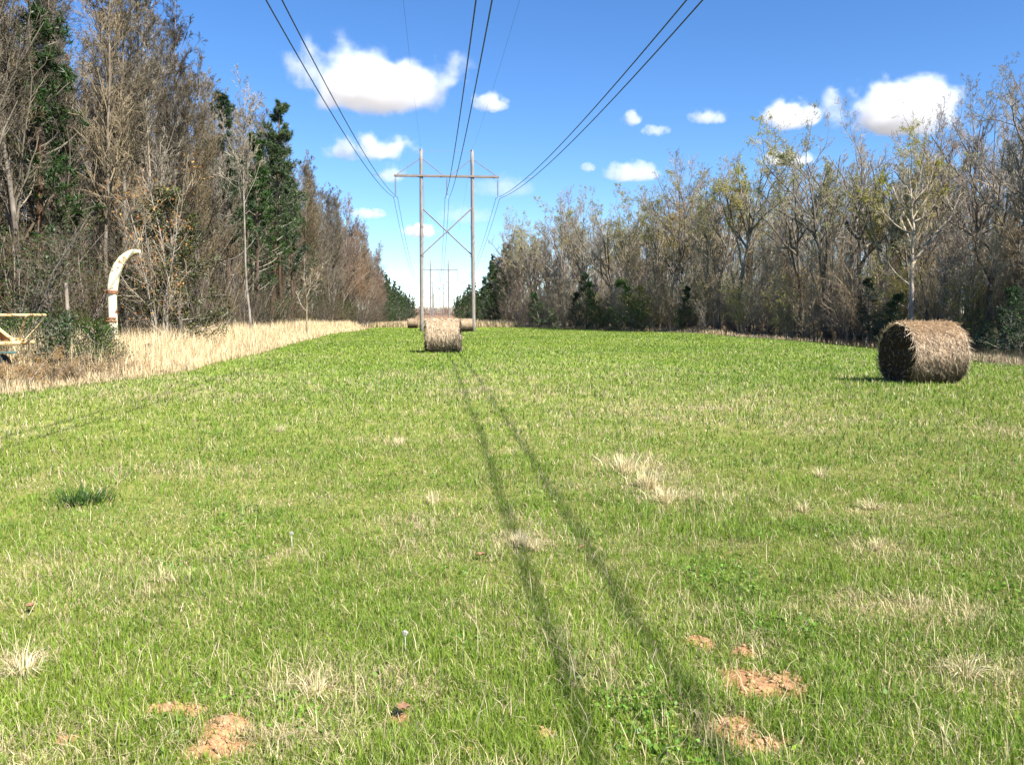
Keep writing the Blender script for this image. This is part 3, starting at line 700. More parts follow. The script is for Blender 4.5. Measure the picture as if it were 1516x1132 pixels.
for px, y, s_, k in [(800, 128, 1.0, 0), (818, 122, .8, 1), (868, 118, 1.1, 2), (884, 112, .9, 2), (935, 104, 1.2, 0), (950, 98, .9, 1), (852, 125, 1.0, 0), (1005, 92, .7, 2), (1290, 66, .8, 2), (1310, 62, .8, 0), (1490, 46, .8, 0), (1510, 44, .7, 1), (1462, 48, .6, 1), (905, 108, .8, 1)]:
    q = at(px, 470, y); place(ever[k], 'evergreen_tree', q.x, y, RE, 'tree', REG, s_)
q = at(944, 470, 101); place(evergreen(5.5, 2.7, (.13, .14, .03), 9000, .10, .35), 'olive_bush', q.x, 99, 'broad olive green bush among darker evergreens at the right field edge', 'shrub')
# the pale sycamore over the bale, built limb by limb
gt, gc = Geo(), Geo()
def limb(pts, r0, r1, k=8, g=None):
    P = np.array(pts, float); n0 = 4 * (len(P) - 1) + 1
    tt = np.linspace(0, len(P) - 1, n0); i = np.minimum(tt.astype(int), len(P) - 2); f = (tt - i)[:, None]
    Q = P[i] * (1 - f) + P[i + 1] * f; Q[1:-1] += rng.normal(0, .05, Q[1:-1].shape); Q[1:-1] = (Q[:-2] + Q[1:-1] * 2 + Q[2:]) / 4
    rr = np.linspace(r0, r1, n0)
    (g or gt).tubes(Q[None], rr[None], k, 0, False, (2.0, 1.92, 1.75)); return Q[None], rr[None], np.array([np.linalg.norm(Q[-1] - Q[0])])
ls = [limb([(0, 0, -.3), (.05, 0, 3.5), (0, .1, 7.2), (.05, 0, 9.0), (-.2, .1, 11.2), (-.5, 0, 14)], .20, .05, 9),
      limb([(.03, 0, 6.9), (1.4, -.3, 8.6), (3.0, .2, 10.3), (3.6, .2, 11.9)], .10, .03), limb([(0, 0, 8.9), (-1.3, .2, 9.6), (-2.6, 0, 10.9)], .08, .03),
      limb([(-.1, 0, 10.6), (-.9, .2, 11.2), (-1.4, 0, 12.9)], .06, .02), limb([(-.2, 0, 11.2), (1.0, -.2, 12.6), (1.6, .1, 14.8)], .07, .02),
      limb([(.02, 0, 4.9), (-1.3, .3, 6.1), (-2.2, .3, 7.6)], .06, .02), limb([(.02, 0, 3.2), (-1.8, -.2, 3.9), (-3.6, .1, 4.3)], .05, .015), limb([(.0, 0, 9.9), (1.1, .3, 10.4), (2.2, .1, 11.9)], .05, .02)]
for l in ls:
    l2 = spawn(*l, 9, .35, 40, .40, 4, .16, .07, .6); gc.tubes(l2[0], np.maximum(l2[1], .008), 3, 0, False, (1.6, 1.52, 1.38))
    l3 = spawn(*l2, 8, .1, 38, .5, 3, .16, .05, .6); gc.tubes(l3[0], np.maximum(l3[1], .005), 3, 0, False, (1.5, 1.45, 1.35))
    l4 = spawn(*l3, 3, .1, 38, .5, 1, .16, .05, .6); gc.tubes(l4[0], np.maximum(l4[1], .004), 3, 0, False, (1.4, 1.35, 1.25))
syc = finish(gt, gc, [m_twig, m_leaf]); q = at(1348, 470, 62)
place(syc, 'sycamore_tree', q.x, 62, 'bare sycamore with chalky white forked limbs beyond the near hay bale', 'tree', rz=math.pi * 0 - .1)

# ---- pines down the corridor
PL = 'dark pine in the evergreen stand far down the corridor, left side'; PR = 'dark pine in the evergreen stand far down the corridor, right side'
y = 245
while y < 620: 
    for k in range(2): place(random.choice(fullpines), 'pine_tree', -15.5 - k * 4 + random.uniform(-1, 1), y + random.uniform(-3, 3), PL, 'tree', 'pines of the far left stand', random.uniform(.85, 1.0))
    y += 6.5 + (y - 245) * .05
y = 196
while y < 620:
    for k in range(2): place(random.choice(fullpines), 'pine_tree', (16.5 if y < 300 else 14.2) + k * 4.5 + random.uniform(-1, 1), y + random.uniform(-3, 3), PR, 'tree', 'pines of the far right stand', random.uniform(.9, 1.05) * (1.15 if y < 260 else .95))
    y += 5 + (y - 196) * .05

# ---- the depth of both woods, and the far ridge: one mass each
def mass(name, pts, H, n_tw, cols, label, sides=3, leaf=None):
    g = Geo(); P = np.array([(x, y, float(gz(x, y)) - .2) for x, y in pts]); m = len(P)
    Hh = H * rng.uniform(.8, 1.1, m); T = wander(P, np.tile([[0, 0, 1.0]], (m, 1)), Hh, 5, .04, .1)
    g.tubes(T, np.linspace(.16, .03, 6)[None] * rng.uniform(.6, 1.2, (m, 1)), 4, 0, False, col_arr(m, (.8, .75, .7), .2))
    RR = np.full((m, 6), .05)
    l1 = spawn(T, RR, Hh, n_tw, .03, 42, .22, 4, .12, .08, .6, 1, .6); c = np.array(cols)[rng.integers(0, len(cols), m)]
    c1 = np.repeat(c, n_tw, axis=0); g.tubes(l1[0], np.maximum(l1[1], .015), 3, 0, False, c1)
    l2 = spawn(*l1, 5, .1, 40, .5, 2, .15, .05, .6, 1, .6); g.tubes(l2[0], np.maximum(l2[1], .010), 3, 0, False, np.repeat(c1, 5, axis=0))
    l3 = spawn(*l2, 3, .1, 40, .55, 1, .15, .05, .6, 1, .6); g.tubes(l3[0], np.maximum(l3[1], .009), 3, 0, False, np.repeat(c1, 15, axis=0))
    if leaf: g.leaves(l1[0][:, -1], leaf[1], leaf[3], leaf[2], 1, 1.8, None, leaf[0], .4)
    tag(link(name, g.mesh(name), [m_twig, m_leaf]), label, kind='stuff')
pts = [(random.uniform(-58, -26), random.uniform(32, 210)) for _ in range(290)]
mass('left_wood_depths', pts, 20, 26, [GREY, BRN, PUR], 'bare woods running deep behind the left edge trees', leaf=((.035, .06, .02), 5, .16, .5))
pts = [(FR(y) + random.uniform(17, 75), y) for y in [random.uniform(36, 200) for _ in range(330)]]
mass('right_wood_depths', pts, 20.5, 26, [GREY, TAN, PUR], 'bare woods running deep behind the right edge trees', leaf=((.06, .07, .025), 2, .14, .5))
pts = [(random.uniform(-60, 70), random.uniform(900, 1150)) for _ in range(280)]
mass('far_ridge_wood', pts, 9, 20, [RUST, RUST, BRN], 'reddish brown scrub on the far rise across the corridor', leaf=((.24, .12, .07), 4, .8, 1.5))

# ------------------------------------------------------------------ power line
LX = 1.52                                    # the line's axis
GAP, ARM = 3.13, 6.45
def ins_y(z): return z
FR_Y = [105.0, 296.0, 490.0, 690.0, 900.0]
POLE_H, ARM_H, INS = 22.1, 19.0, 2.35
def build_frame():
    root = empty('pylon')
    for s in (-1, 1):
        g = Geo(); n_ = 14; z = np.linspace(-.6, POLE_H, n_)
        P = np.stack([np.full(n_, s * (GAP + .0)) + s * (POLE_H - z) * .004, np.zeros(n_), z], -1)
        g.tubes(P[None], np.linspace(.26, .19, n_)[None], 14, 0, True); pole = link('pole', g.mesh('pole', True), m_pole, root)
        g = Geo(); g.tubes(np.array([[(s * GAP, 0, POLE_H), (s * GAP, 0, POLE_H + .10)]]), np.array([[.215, .20]]), 12, 0, True)
        g.box((s * GAP, 0, POLE_H + .15), (.10, .5, .10), bevel=.01); link('pole_cap', g.mesh('pole_cap'), m_galv, pole)
        g = Geo()
        for hz in (ARM_H, 12.75 + .1, 9.35 - .1): g.tubes(np.array([[(s * GAP, 0, hz - .12), (s * GAP, 0, hz + .12)]]), np.full((1, 2), .245 + .012 * (12 - hz) / 12), 14, 0, True)
        link('band', g.mesh('band'), m_arm, pole)
    g = Geo()
    for sy in (-.27, .27): g.box((0, sy, ARM_H), (2 * ARM, .12, .23), bevel=.015)
    link('crossarm', g.mesh('crossarm'), m_arm, root)
    def bar(name, a, b, r, m, k=6):
        g = Geo(); polytube(g, [a, b], r, k); return link(name, g.mesh(name), m, root)
    for s in (-1, 1):
        bar('diagonal_brace', (-s * (GAP + .02), s * .24, 14.9 + .3), (s * (GAP + .05), s * .24, 9.35), .085, m_arm)
        bar('arm_brace', (s * (GAP + .1), 0, POLE_H - 1.0), (s * (ARM - .35), 0, ARM_H + .14), .05, m_arm)
        bar('arm_brace', (s * (GAP - .1), 0, POLE_H - 1.0), (s * .45, 0, ARM_H + .14), .05, m_arm)
        bar('ground_lead', (s * (GAP - .27), 0, .5), (s * (GAP - .20), 0, POLE_H - .3), .012, m_wire)
    bar('top_tie', (-GAP, 0, POLE_H - .05), (GAP, 0, POLE_H - .05), .018, m_galv)
    for x in (-6.28, 0, 6.28):
        g = Geo(); zz = ARM_H - .14; g.tubes(np.array([[(x, 0, zz), (x, 0, zz - INS)]]), np.full((1, 2), .022), 6, 0, True)
        for k in range(13):
            z = zz - .28 - k * .145
            g.tubes(np.array([[(x, 0, z), (x, 0, z - .05), (x, 0, z - .075)]]), np.array([[.045, .125, .11]]), 12, 0, True)
        ins = link('insulator', g.mesh('insulator', False), m_glassins, root)
        g = Geo(); zb = zz - INS
        polytube(g, [(x - .24, 0, zb - .12), (x, 0, zb + .02), (x + .24, 0, zb - .12)], .035, 6)
        for s in (-1, 1): polytube(g, [(x + s * .24, -.28, zb - .13), (x + s * .24, 0, zb - .11), (x + s * .24, .28, zb - .13)], .04, 6)
        link('clamp_yoke', g.mesh('clamp_yoke'), m_galv, ins)
    return root
def copy_tree(o, parent=None):
    c = o.copy(); C.objects.link(c); c.parent = parent
    for ch in o.children: copy_tree(ch, c)
    return c
fr0 = build_frame()
lab = ['weathered wooden double pole pylon with crossed braces, nearest one standing in the green field', 'second wooden double pole pylon, showing small between the near pylon\'s poles',
       'third wooden pylon down the line, tiny between its nearer neighbours', 'fourth pylon of the line, only a hair thin frame above the brush', 'farthest pylon of the line, a faint speck on the rise']
drop = [0, -1.1, -.6, 0, 0]
for i, yy in enumerate(FR_Y):
    o = fr0 if i == 0 else copy_tree(fr0)
    o.location = (LX, yy, gz(LX, yy)); tag(o, lab[i], 'pylon', 'pylons of the power line')
bases = [(-88.0, .2)] + [(yy, gz(LX, yy)) for yy in FR_Y]
def cable(name, x, hz, sags, r, label, group, spacer=None):
    g = Geo(); P = []
    for k in range(len(bases) - 1):
        (y0, b0), (y1, b1) = bases[k], bases[k + 1]; n_ = 60 if k == 0 else 24
        for i in range(n_ + (k == len(bases) - 2)):
            t = i / n_; P.append((x, y0 + (y1 - y0) * t, (b0 + hz) * (1 - t) + (b1 + hz) * t - sags[k] * 4 * t * (1 - t)))
    g.tubes(np.array([P]), np.full((1, len(P)), r), 6, 0, True)
    return tag(link(name, g.mesh(name, True), m_wire), label, 'cable', group), P
SG = [5.45, 5.3, 5.4, 5.4, 5.4]
side = {-6.28: 'left', 0: 'middle', 6.28: 'right'}
for x in (-6.28, 0, 6.28):
    for s in (-1, 1):
        which = 'outer' if x * s > 0 else 'inner'
        if x == 0: which = 'left' if s < 0 else 'right'
        o, P = cable('conductor_cable', LX + x + s * .24, ARM_H - .14 - INS - .12, SG, .025,
                     '%s cable of the %s pair slung under the crossarm insulators' % (which, side[x]), 'conductor cables of the power line')
        if s < 0:
            g = Geo()
            for ys in (24.5, 69, 140, 186, 230, 340, 400):
                zs = np.interp(ys, [p[1] for p in P], [p[2] for p in P])
                if ys == 24.5: continue
                polytube(g, [(LX + x - .26, ys, zs), (LX + x + .26, ys, zs)], .022, 6)
                for q_ in (-.24, .24): polytube(g, [(LX + x + q_, ys - .08, zs), (LX + x + q_, ys + .08, zs)], .04, 6)
            link('spacer', g.mesh('spacer'), m_galv, o)
for s in (-1, 1):
    cable('shield_wire', LX + s * GAP, POLE_H + .18, [4.2, 4, 4, 4, 4], .007, 'thin shield wire running over the top of the %s poles' % ('left' if s < 0 else 'right'), 'shield wires of the power line')

# ------------------------------------------------------------------ hay bales
def bale_meshes(seed, nstraw=5200, wd=1.5, rad=.75):
    r_ = np.random.default_rng(seed)
    nu, nv = 96, 44; prof = []
    for i in range(9): prof.append((-wd / 2, rad * (i + .001) / 9 * .90))
    for a in np.linspace(0, math.pi / 2, 6): prof.append((-wd / 2 + .07 * (1 - math.cos(a)), rad - .08 + .08 * math.sin(a)))
    for t in np.linspace(0, 1, nv)[1:-1]: prof.append((-wd / 2 + .07 + (wd - .14) * t, rad))
    pr = prof[:15]; prof = prof + [(-x, r) for x, r in pr[::-1]]
    prof = np.array(prof); th = np.arange(nu) * 2 * math.pi / nu
    X_ = np.repeat(prof[:, 0][:, None], nu, 1); Rr = np.repeat(prof[:, 1][:, None], nu, 1); T = np.repeat(th[None], len(prof), 0)
    nse = lambda a, b, s: vn(a * 3 + seed * 31, b * 3 + seed * 7, s) - .5
    arc = T * rad
    Rr = Rr * (1 + .05 * (np.cos(T * 2 + .4 + seed) * .5) + .045 * nse(X_, np.sin(T) * 2 + np.cos(T) * 2.3, .9) + .02 * nse(X_ * 3, np.sin(T) * 6 + np.cos(T) * 7, .8))
    end = (np.abs(prof[:, 0]) > wd / 2 - .02)[:, None]
    X_ = X_ + np.where(end, np.sign(X_) * (.10 * nse(Rr * np.cos(T) * 3, Rr * np.sin(T) * 3, .8) + .03 * (1 - (Rr / rad) ** 2)), 0)
    V = np.stack([X_, Rr * np.cos(T), Rr * np.sin(T)], -1)
    V[..., 2] = np.maximum(V[..., 2], -rad * .95 + .02 * r_.random(V[..., 2].shape))       # sagged flat on the ground
    V[..., 2] *= np.where(V[..., 2] > 0, .98, 1.0); V[..., 1] *= 1.02
    m, k = V.shape[:2]; ii = np.arange(m - 1)[:, None] * k + np.arange(k)[None]; jj = np.arange(m - 1)[:, None] * k + ((np.arange(k) + 1) % k)[None]
    F = np.stack([ii, ii + k, jj + k, jj], -1).reshape(-1, 4)
    z = V[..., 2]; dirt_shade = (1.05 - .72 * sstep(.12, -.5, z + .25 * nse(X_ * 2, T * 2, .6)))[..., None] * np.ones(3)    # dirt, plus the underside's shade put into the colour
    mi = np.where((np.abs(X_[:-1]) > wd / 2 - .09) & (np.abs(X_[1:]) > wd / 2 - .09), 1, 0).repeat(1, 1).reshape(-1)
    me = np_mesh('hay_roll', V.reshape(-1, 3), F.ravel(), np.full(len(F), 4), mi, True, dirt_shade.reshape(-1, 3)); me.materials.append(m_haydry); me.materials.append(m_hayend)
    # loose stalks over the roll and its ends
    g = Geo(); n_ = nstraw
    a = r_.uniform(0, 6.283, n_); xx = r_.uniform(-wd / 2 + .02, wd / 2 - .02, n_)
    rr = rad * (1 + .05 * (np.cos(a * 2 + .4 + seed) * .5)) + r_.uniform(-.005, .035, n_)
    c = np.stack([xx, rr * np.cos(a) * 1.02, np.maximum(rr * np.sin(a), -rad * .95)], -1)
    nrm = np.stack([np.zeros(n_), np.cos(a), np.sin(a)], -1); tan = np.stack([np.zeros(n_), -np.sin(a), np.cos(a)], -1); ax = np.tile([[1.0, 0, 0]], (n_, 1))
    ang = r_.normal(0, .55, n_)[:, None]; d = tan * np.cos(ang) + ax * np.sin(ang) + nrm * r_.normal(.05, .22, n_)[:, None]; d = norm(d)
    ln = r_.uniform(.06, .26, (n_, 1)); e = norm(np.cross(d, nrm)) * r_.uniform(.0016, .0042, (n_, 1))
    V = np.stack([c - e, c + e, c + e + d * ln, c - e + d * ln - nrm * .01], 1).reshape(-1, 3)
    k_ = r_.random(n_)[:, None]; dk = (1 - .75 * sstep(.15, -.5, c[:, 2] + r_.normal(0, .12, n_)))[:, None]  # stalks take the same painted underside shade as the roll
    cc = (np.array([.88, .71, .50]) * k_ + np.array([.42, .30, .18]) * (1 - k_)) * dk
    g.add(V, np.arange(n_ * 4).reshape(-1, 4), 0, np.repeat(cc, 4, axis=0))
    n2 = 900; rr = rad * np.sqrt(r_.random(n2)) * .97; a = r_.uniform(0, 6.28, n2); sx = np.where(r_.random(n2) < .5, -1, 1)
    c = np.stack([sx * (wd / 2 + .02 + .03 * r_.random(n2)), rr * np.cos(a), np.maximum(rr * np.sin(a), -.7)], -1)
    d = norm(np.stack([sx * r_.uniform(.0, .5, n2), r_.normal(0, 1, n2), r_.normal(-.2, 1, n2)], -1)); ln = r_.uniform(.05, .16, (n2, 1))
    e = norm(np.cross(d, r_.normal(0, 1, (n2, 3)))) * r_.uniform(.003, .006, (n2, 1))
    V = np.stack([c - e, c + e, c + e + d * ln, c - e + d * ln], 1).reshape(-1, 3); k_ = r_.random(n2)[:, None] ** 3
    g.add(V, np.arange(n2 * 4).reshape(-1, 4), 0, np.repeat(np.array([.5, .40, .30]) * k_ + np.array([.05, .035, .025]) * (1 - k_), 4, axis=0))  # end stalks mostly dark, shade coloured in like the end face
    st_ = g.mesh('loose_stalks'); st_.materials.append(m_straw)
    return me, st_
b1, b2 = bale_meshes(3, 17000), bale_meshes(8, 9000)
def bale(ms, x, y, rz, label, s=1.0):
    o = empty('hay_bale', (x, y, gz(x, y) + .70 * s), rz, s); tag(o, label, 'hay bale', 'round hay bales lying in the field')
    link('hay_roll', ms[0], None, o); link('loose_stalks', ms[1], None, o); return o
q = at(1368, 520, 19.1); bale(b1, q.x + .1, 19.3, R(4), 'large round hay bale with a dark shaded end, alone at the right of the field', .96)
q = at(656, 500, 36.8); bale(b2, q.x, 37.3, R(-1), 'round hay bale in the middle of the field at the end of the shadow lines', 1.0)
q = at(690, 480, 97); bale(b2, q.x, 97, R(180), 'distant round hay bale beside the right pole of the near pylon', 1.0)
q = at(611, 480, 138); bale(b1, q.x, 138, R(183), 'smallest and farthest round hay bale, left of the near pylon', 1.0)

# ------------------------------------------------------------------ old farm machinery in the bushes
root = empty('forage_chopper', (0, 0, 0)); yb = 27.0; q = at(169, 486, yb); root.location = (q.x, yb, gz(q.x, yb))
tag(root, 'abandoned cream forage chopper with a tall curved rusty discharge spout sticking out of the bushes', 'farm machine')
f = yb / F_PX
def sp(px, py): return np.array([(px - 169) * f, 0, (468 - py) * f + EYE - root.location.z])
cl = [(168, 500), (168, 490), (168, 470), (168, 450), (168.5, 436), (169.5, 425), (172, 412), (177, 399), (184, 388), (192, 381), (198, 378)]
wd_ = [5.6, 5.5, 5.5, 5.5, 5.7, 6.6, 6.8, 6.4, 5.7, 4.7, 4.2]
def rect_tube(g, pts, hw, depth, th=None):
    P = np.array(pts); T = np.gradient(P, axis=0); T /= np.linalg.norm(T, axis=1, keepdims=True); Nn = np.stack([T[:, 2], T[:, 1] * 0, -T[:, 0]], -1)
    k = 16; V = []
    for i in range(len(P)):
        for j in range(k):
            a = 2 * math.pi * j / k + math.pi / 16; cx, cyy = math.cos(a), math.sin(a); p_ = 3.2
            s_ = (abs(cx) ** p_ + abs(cyy) ** p_) ** (-1 / p_); V.append(P[i] + Nn[i] * cx * s_ * hw[i] + np.array([0, 1, 0]) * cyy * s_ * depth[i])
    n_ = len(P); F = [(i * k + j, i * k + (j + 1) % k, (i + 1) * k + (j + 1) % k, (i + 1) * k + j) for i in range(n_ - 1) for j in range(k)]
    n0 = g.n; g.add(V, np.array(F))
    for FF in (np.arange(k)[::-1], (n_ - 1) * k + np.arange(k)): g.L.append(FF + n0); g.S.append(np.array([k])); g.M.append(np.array([0]))
g = Geo(); low = [sp(*c) for c in cl[:5]]; rect_tube(g, low, [v * f for v in wd_[:5]], [.11] * 5)
stand = link('spout_stand', g.mesh('spout_stand', False), m_cream, root)
g = Geo(); up_ = [sp(*c) for c in [(168.7, 433)] + cl[5:]]; rect_tube(g, up_, [6.3 * f] + [v * f for v in wd_[5:]], np.linspace(.125, .10, 7))
spout = link('spout', g.mesh('spout', False), m_cream, root)
g = Geo(); p = sp(168, 434); g.tubes(np.array([[p - [0, 0, .045], p + [0, 0, .045]]]), np.full((1, 2), .175), 20, 0, True)
p2 = sp(158, 432.5); polytube(g, [p, p2], .035, 8); link('flange', g.mesh('flange'), m_rust, root)
g = Geo(); a, b = sp(196, 378.5), sp(208, 376.5)
rect_tube(g, [a, (a + b) / 2 + [0, 0, .015], b], [3.8 * f, 3.5 * f, 2.6 * f], [.11, .11, .09]); link('deflector', g.mesh('deflector'), m_cream, spout)
g = Geo(); polytube(g, [sp(188, 392), sp(196, 384), sp(203, 381)], .018, 6); polytube(g, [sp(203, 380), sp(204, 387)], .014, 6); link('deflector_rod', g.mesh('deflector_rod'), m_rust, spout)
g = Geo(); polytube(g, [sp(161, 475) + [0, -.12, 0], sp(175, 475) + [0, -.12, 0]], .025, 6); g.box(sp(168, 471) + [0, -.115, 0], (.27, .03, .06), bevel=.005); link('bracket', g.mesh('bracket'), m_rust, stand)
g = Geo(); g.box((0, .1, .30), (1.5, 1.3, .5), bevel=.05); g.box((.35, -.75, .28), (.7, .5, .4), bevel=.04); link('housing', g.mesh('housing'), m_creamrust, root)
def wheel(name, c, r, w_, parent, m=m_rust):
    g = Geo(); c = np.array(c, float); xs = [(-w_ / 2, r * .72), (-w_ / 2, r * .93), (-w_ / 4, r), (w_ / 4, r), (w_ / 2, r * .93), (w_ / 2, r * .72)]
    P = np.array([[c + [dx, 0, 0] for dx, _ in xs]]); g.tubes(P, np.array([[rr for _, rr in xs]]), 28, 0, True); t = link('wheel', g.mesh('wheel', True), m_tyre, parent)
    g = Geo(); g.tubes(np.array([[c - [w_ / 2 + .01, 0, 0], c + [w_ / 2 + .01, 0, 0]]]), np.full((1, 2), r * .5), 20, 0, True); link('rim', g.mesh('rim'), m_rust, t)
m_tyre = simple('old_rubber', [(0.3, (.02, .02, .02)), (0.7, (.05, .048, .045))], 10, rough=.9)
for sx in (-.95, .95): wheel('wheel', (sx, .2, .38), .38, .22, root)
g = Geo(); polytube(g, [(0, -1, .4), (.1, -2.0, .38), (.1, -2.6, .35)], .05, 8); link('drawbar', g.mesh('drawbar'), m_rust, root)

# hopper frame at the picture's left edge
yh = 21.2; q = at(30, 486, yh); fh = yh / F_PX
root = empty('hopper_wagon', (q.x, yh, gz(q.x, yh))); tag(root, 'rusting hopper wagon with a flared cream rim, half buried in weeds', 'farm machine')
def hp(px, py, dy=0): return (((px - 30) * fh) - .42, dy, (468 - py) * fh + EYE - root.location.z)
W0, W1x = hp(-62, 466.5), hp(63, 466.5); dep = 1.0
g = Geo()
for dy in (0, dep): polytube(g, [hp(-62, 466.5, dy), hp(63, 466.5, dy)], .035, 8)
for px in (-62, 63): polytube(g, [hp(px, 466.5, 0), hp(px, 466.5, dep)], .035, 8)
link('rim', g.mesh('rim'), m_creamrust, root)
g = Geo(); b0, b1_ = hp(-44, 503, .35), hp(43, 503, .35)
tops = [hp(-62, 467, 0), hp(63, 467, 0), hp(63, 467, dep), hp(-62, 467, dep)]; bots = [hp(-44, 502, .38), hp(42, 502, .38), hp(42, 502, dep - .38), hp(-44, 502, dep - .38)]
for a, b in zip(tops, bots): polytube(g, [a, b], .03, 8)
for i in range(4): polytube(g, [bots[i], bots[(i + 1) % 4]], .04, 8)
link('corner_post', g.mesh('corner_post'), m_creamrust, root)
g = Geo(); polytube(g, [hp(14, 478, .08), hp(36, 504, .36)], .04, 8); polytube(g, [hp(14, 478, .08), hp(-18, 504, .36)], .04, 8); link('side_brace', g.mesh('side_brace'), m_creamrust, root)
g = Geo()
V = [hp(14, 483, .12), hp(33, 502, .37), hp(-15, 502, .37), hp(14, 483, .135), hp(33, 502, .385), hp(-15, 502, .385)]
g.add(V, np.array([[0, 1, 2], [5, 4, 3]])); g.add(V, np.array([[0, 3, 4, 1], [1, 4, 5, 2], [2, 5, 3, 0]])); link('side_panel', g.mesh('side_panel'), m_rust, root)
g = Geo(); polytube(g, [hp(-50, 509, .3), hp(46, 506, .3)], .05, 8); polytube(g, [hp(-50, 509, dep), hp(46, 506, dep)], .05, 8); link('chassis', g.mesh('chassis'), m_creamrust, root)
m_teal = rusty('faded_teal_paint', (.10, .20, .18), .3); g = Geo(); g.box(hp(32, 519, .05), (.50, .06, .05), bevel=.01); link('step', g.mesh('step'), m_teal, root)
for px in (-36, 8): wheel('wheel', (hp(px, 500)[0], .65, .34), .34, .2, root)

# bushes round the machines
hs = evergreen(1.9, 1.15, (.055, .095, .022), 6500, .06, .35)
for px, y, s_, lb in [(92, 22.6, .88, 'tangled green bush between the hopper wagon and the pale spout'), (135, 23.2, .80, 'leafy green bush in front of the rusty post'), (162, 25, .70, 'low green bush hiding the foot of the pale spout'), (48, 24.6, .85, 'green bush growing up through the hopper wagon'), (18, 25, .8, 'green bush behind the hopper wagon')]:
    q = at(px, 500, y); place(hs, 'green_bush', q.x, y, lb, 'shrub', None, s_)
bb = thicket(1.9, 12, (1.1, .85, .62), ((.28, .2, .09), 1, .05, .05), arch=1.2, spread=.5)
for px, y, s_, lb in [(24, 19.6, .72, 'brown arching bramble in front of the hopper wagon'), (66, 20.4, .5, 'brown bramble at the foot of the green bushes'), (112, 21.4, .5, 'dry bramble mixed with grass before the leafy bush'), (150, 22.6, .5, 'dry bramble below the pale spout')]:
    q = at(px, 530, y); place(bb, 'bramble', q.x, y, lb, 'shrub', None, s_)
q = at(101, 486, 25); g = Geo(); polytube(g, [(0, 0, -.3), (.02, 0, 1.2), (-.01, 0, 2.55)], [.06, .055, .045], 8)
o = link('old_post', g.mesh('old_post', True), m_bark, None, (q.x, 25, gz(q.x, 25))); tag(o, 'rust brown old post standing among the green bushes', 'post')

# ------------------------------------------------------------------ small things in the near grass
def tuft(n_, hgt, rad, cols, wdt=.006, spread=.5, flat=0.0):
    g = Geo(); x = rng.normal(0, rad, n_); y = rng.normal(0, rad, n_); az = np.arctan2(y, x) + rng.normal(0, .6, n_)
    c = np.array(cols)[rng.integers(0, len(cols), n_)] * rng.uniform(.75, 1.2, n_)[:, None]
    blades(g, x, y, hgt * rng.uniform(.5, 1.15, n_), wdt * rng.uniform(.6, 1.2, n_), np.abs(rng.normal(spread, .25 + flat, n_)), az, c, .7, 2, z0=np.zeros(n_) - .01, basecol=.85)
    return g.mesh('tuft')
ST3 = ST * 1.15
def put(me, name, px, py, label, cat, m, group=None, s=1.0, rz=None, z=0.0):
    gx_, gy_ = gp(px, py); o = link(name, me, None, None, (gx_, gy_, gz(gx_, gy_) + z), (0, 0, random.uniform(0, 6.28) if rz is None else rz)); o.scale = (s, s, s)
    if not me.materials: me.materials.append(m)
    return tag(o, label, cat, group)
sedge = tuft(240, .20, .09, [(.06, .13, .022), (.08, .16, .025), (.05, .10, .025)], .008, .75)
put(sedge, 'sedge_tuft', 122, 745, 'dark green sedge tuft, the only dark clump in the near left field', 'grass tuft', m_blade, s=1.15)
sb = tuft(190, .21, .045, [ST3, ST, ST2 * 1.2], .006, .35); sbb = tuft(90, .15, .022, [ST3, ST, ST2], .005, .45); sbf = tuft(90, .20, .022, [ST3, ST, ST2], .005, 1.0, .3)
for me_, px, py, s_, lb in [(sb, 925, 700, 1.15, 'largest pale dead grass tuft, right of the shadow lines'), (sb, 960, 722, 1.0, 'dead grass tuft just below the largest pale one'), (sb, 985, 745, .8, 'smaller straw tuft at the lower right end of the pale patch'),
                            (sb, 770, 812, .62, 'upright straw tuft standing between the two shadow lines'), (sbb, 793, 818, .8, 'thin straw tuft right beside the upright one between the shadows'), (sbb, 592, 660, 1.1, 'lone bleached grass tuft in the middle distance, left of the shadows'),
                            (sbf, 33, 1000, .95, 'sprawling bleached straw tuft at the near left margin'), (sbf, 470, 1030, .8, 'flattened straw tuft in the foreground, left of centre'), (sbb, 640, 745, .9, 'straw tuft left of where the shadows pass the pale patch'),
                            (sbb, 1300, 815, .8, 'small straw tuft alone in the right half of the field'), (sbb, 1190, 760, .9, 'short straw tuft between the pale patch and the right margin'), (sbf, 1430, 1000, .8, 'loose straw tuft near the lower right corner'),
                            (sbf, 235, 860, .7, 'thin sprawling straw tuft below the dark sedge'), (sbb, 1215, 705, 1.0, 'faint straw tuft in front of the large hay bale'), (sbb, 415, 640, 1.0, 'bleached tuft on the left side toward the woodland'), (sbf, 1290, 755, .9, 'bent straw tuft right of the field centre')]:
    put(me_, 'straw_tuft', px, py, lb, 'grass tuft', m_straw, 'dead grass tufts in the field', s_)
def clod(seed, r_):
    rr = np.random.default_rng(seed); bm_v = []; n_, k = (12, 16) if r_ > .02 else (5, 7)
    for i in range(n_ + 1):
        th = math.pi * i / n_
        for j in range(k):
            ph = 2 * math.pi * j / k; v = np.array([math.sin(th) * math.cos(ph), math.sin(th) * math.sin(ph), math.cos(th)])
            d_ = 1 + .35 * (vn(v[0] * 2 + seed, v[1] * 2 + v[2] * 1.7, .8) - .5) + .25 * (vn(v[0] * 5 + seed, v[1] * 5 + v[2] * 4, .8) - .5)
            bm_v.append(v * d_ * r_ * np.array([1, .8, .5]))
    F = [(i * k + j, (i + 1) * k + j, (i + 1) * k + (j + 1) % k, i * k + (j + 1) % k) for i in range(n_) for j in range(k)]
    return np_mesh('clod', np.array(bm_v), np.array(F).ravel(), np.full(len(F), 4), None, True)
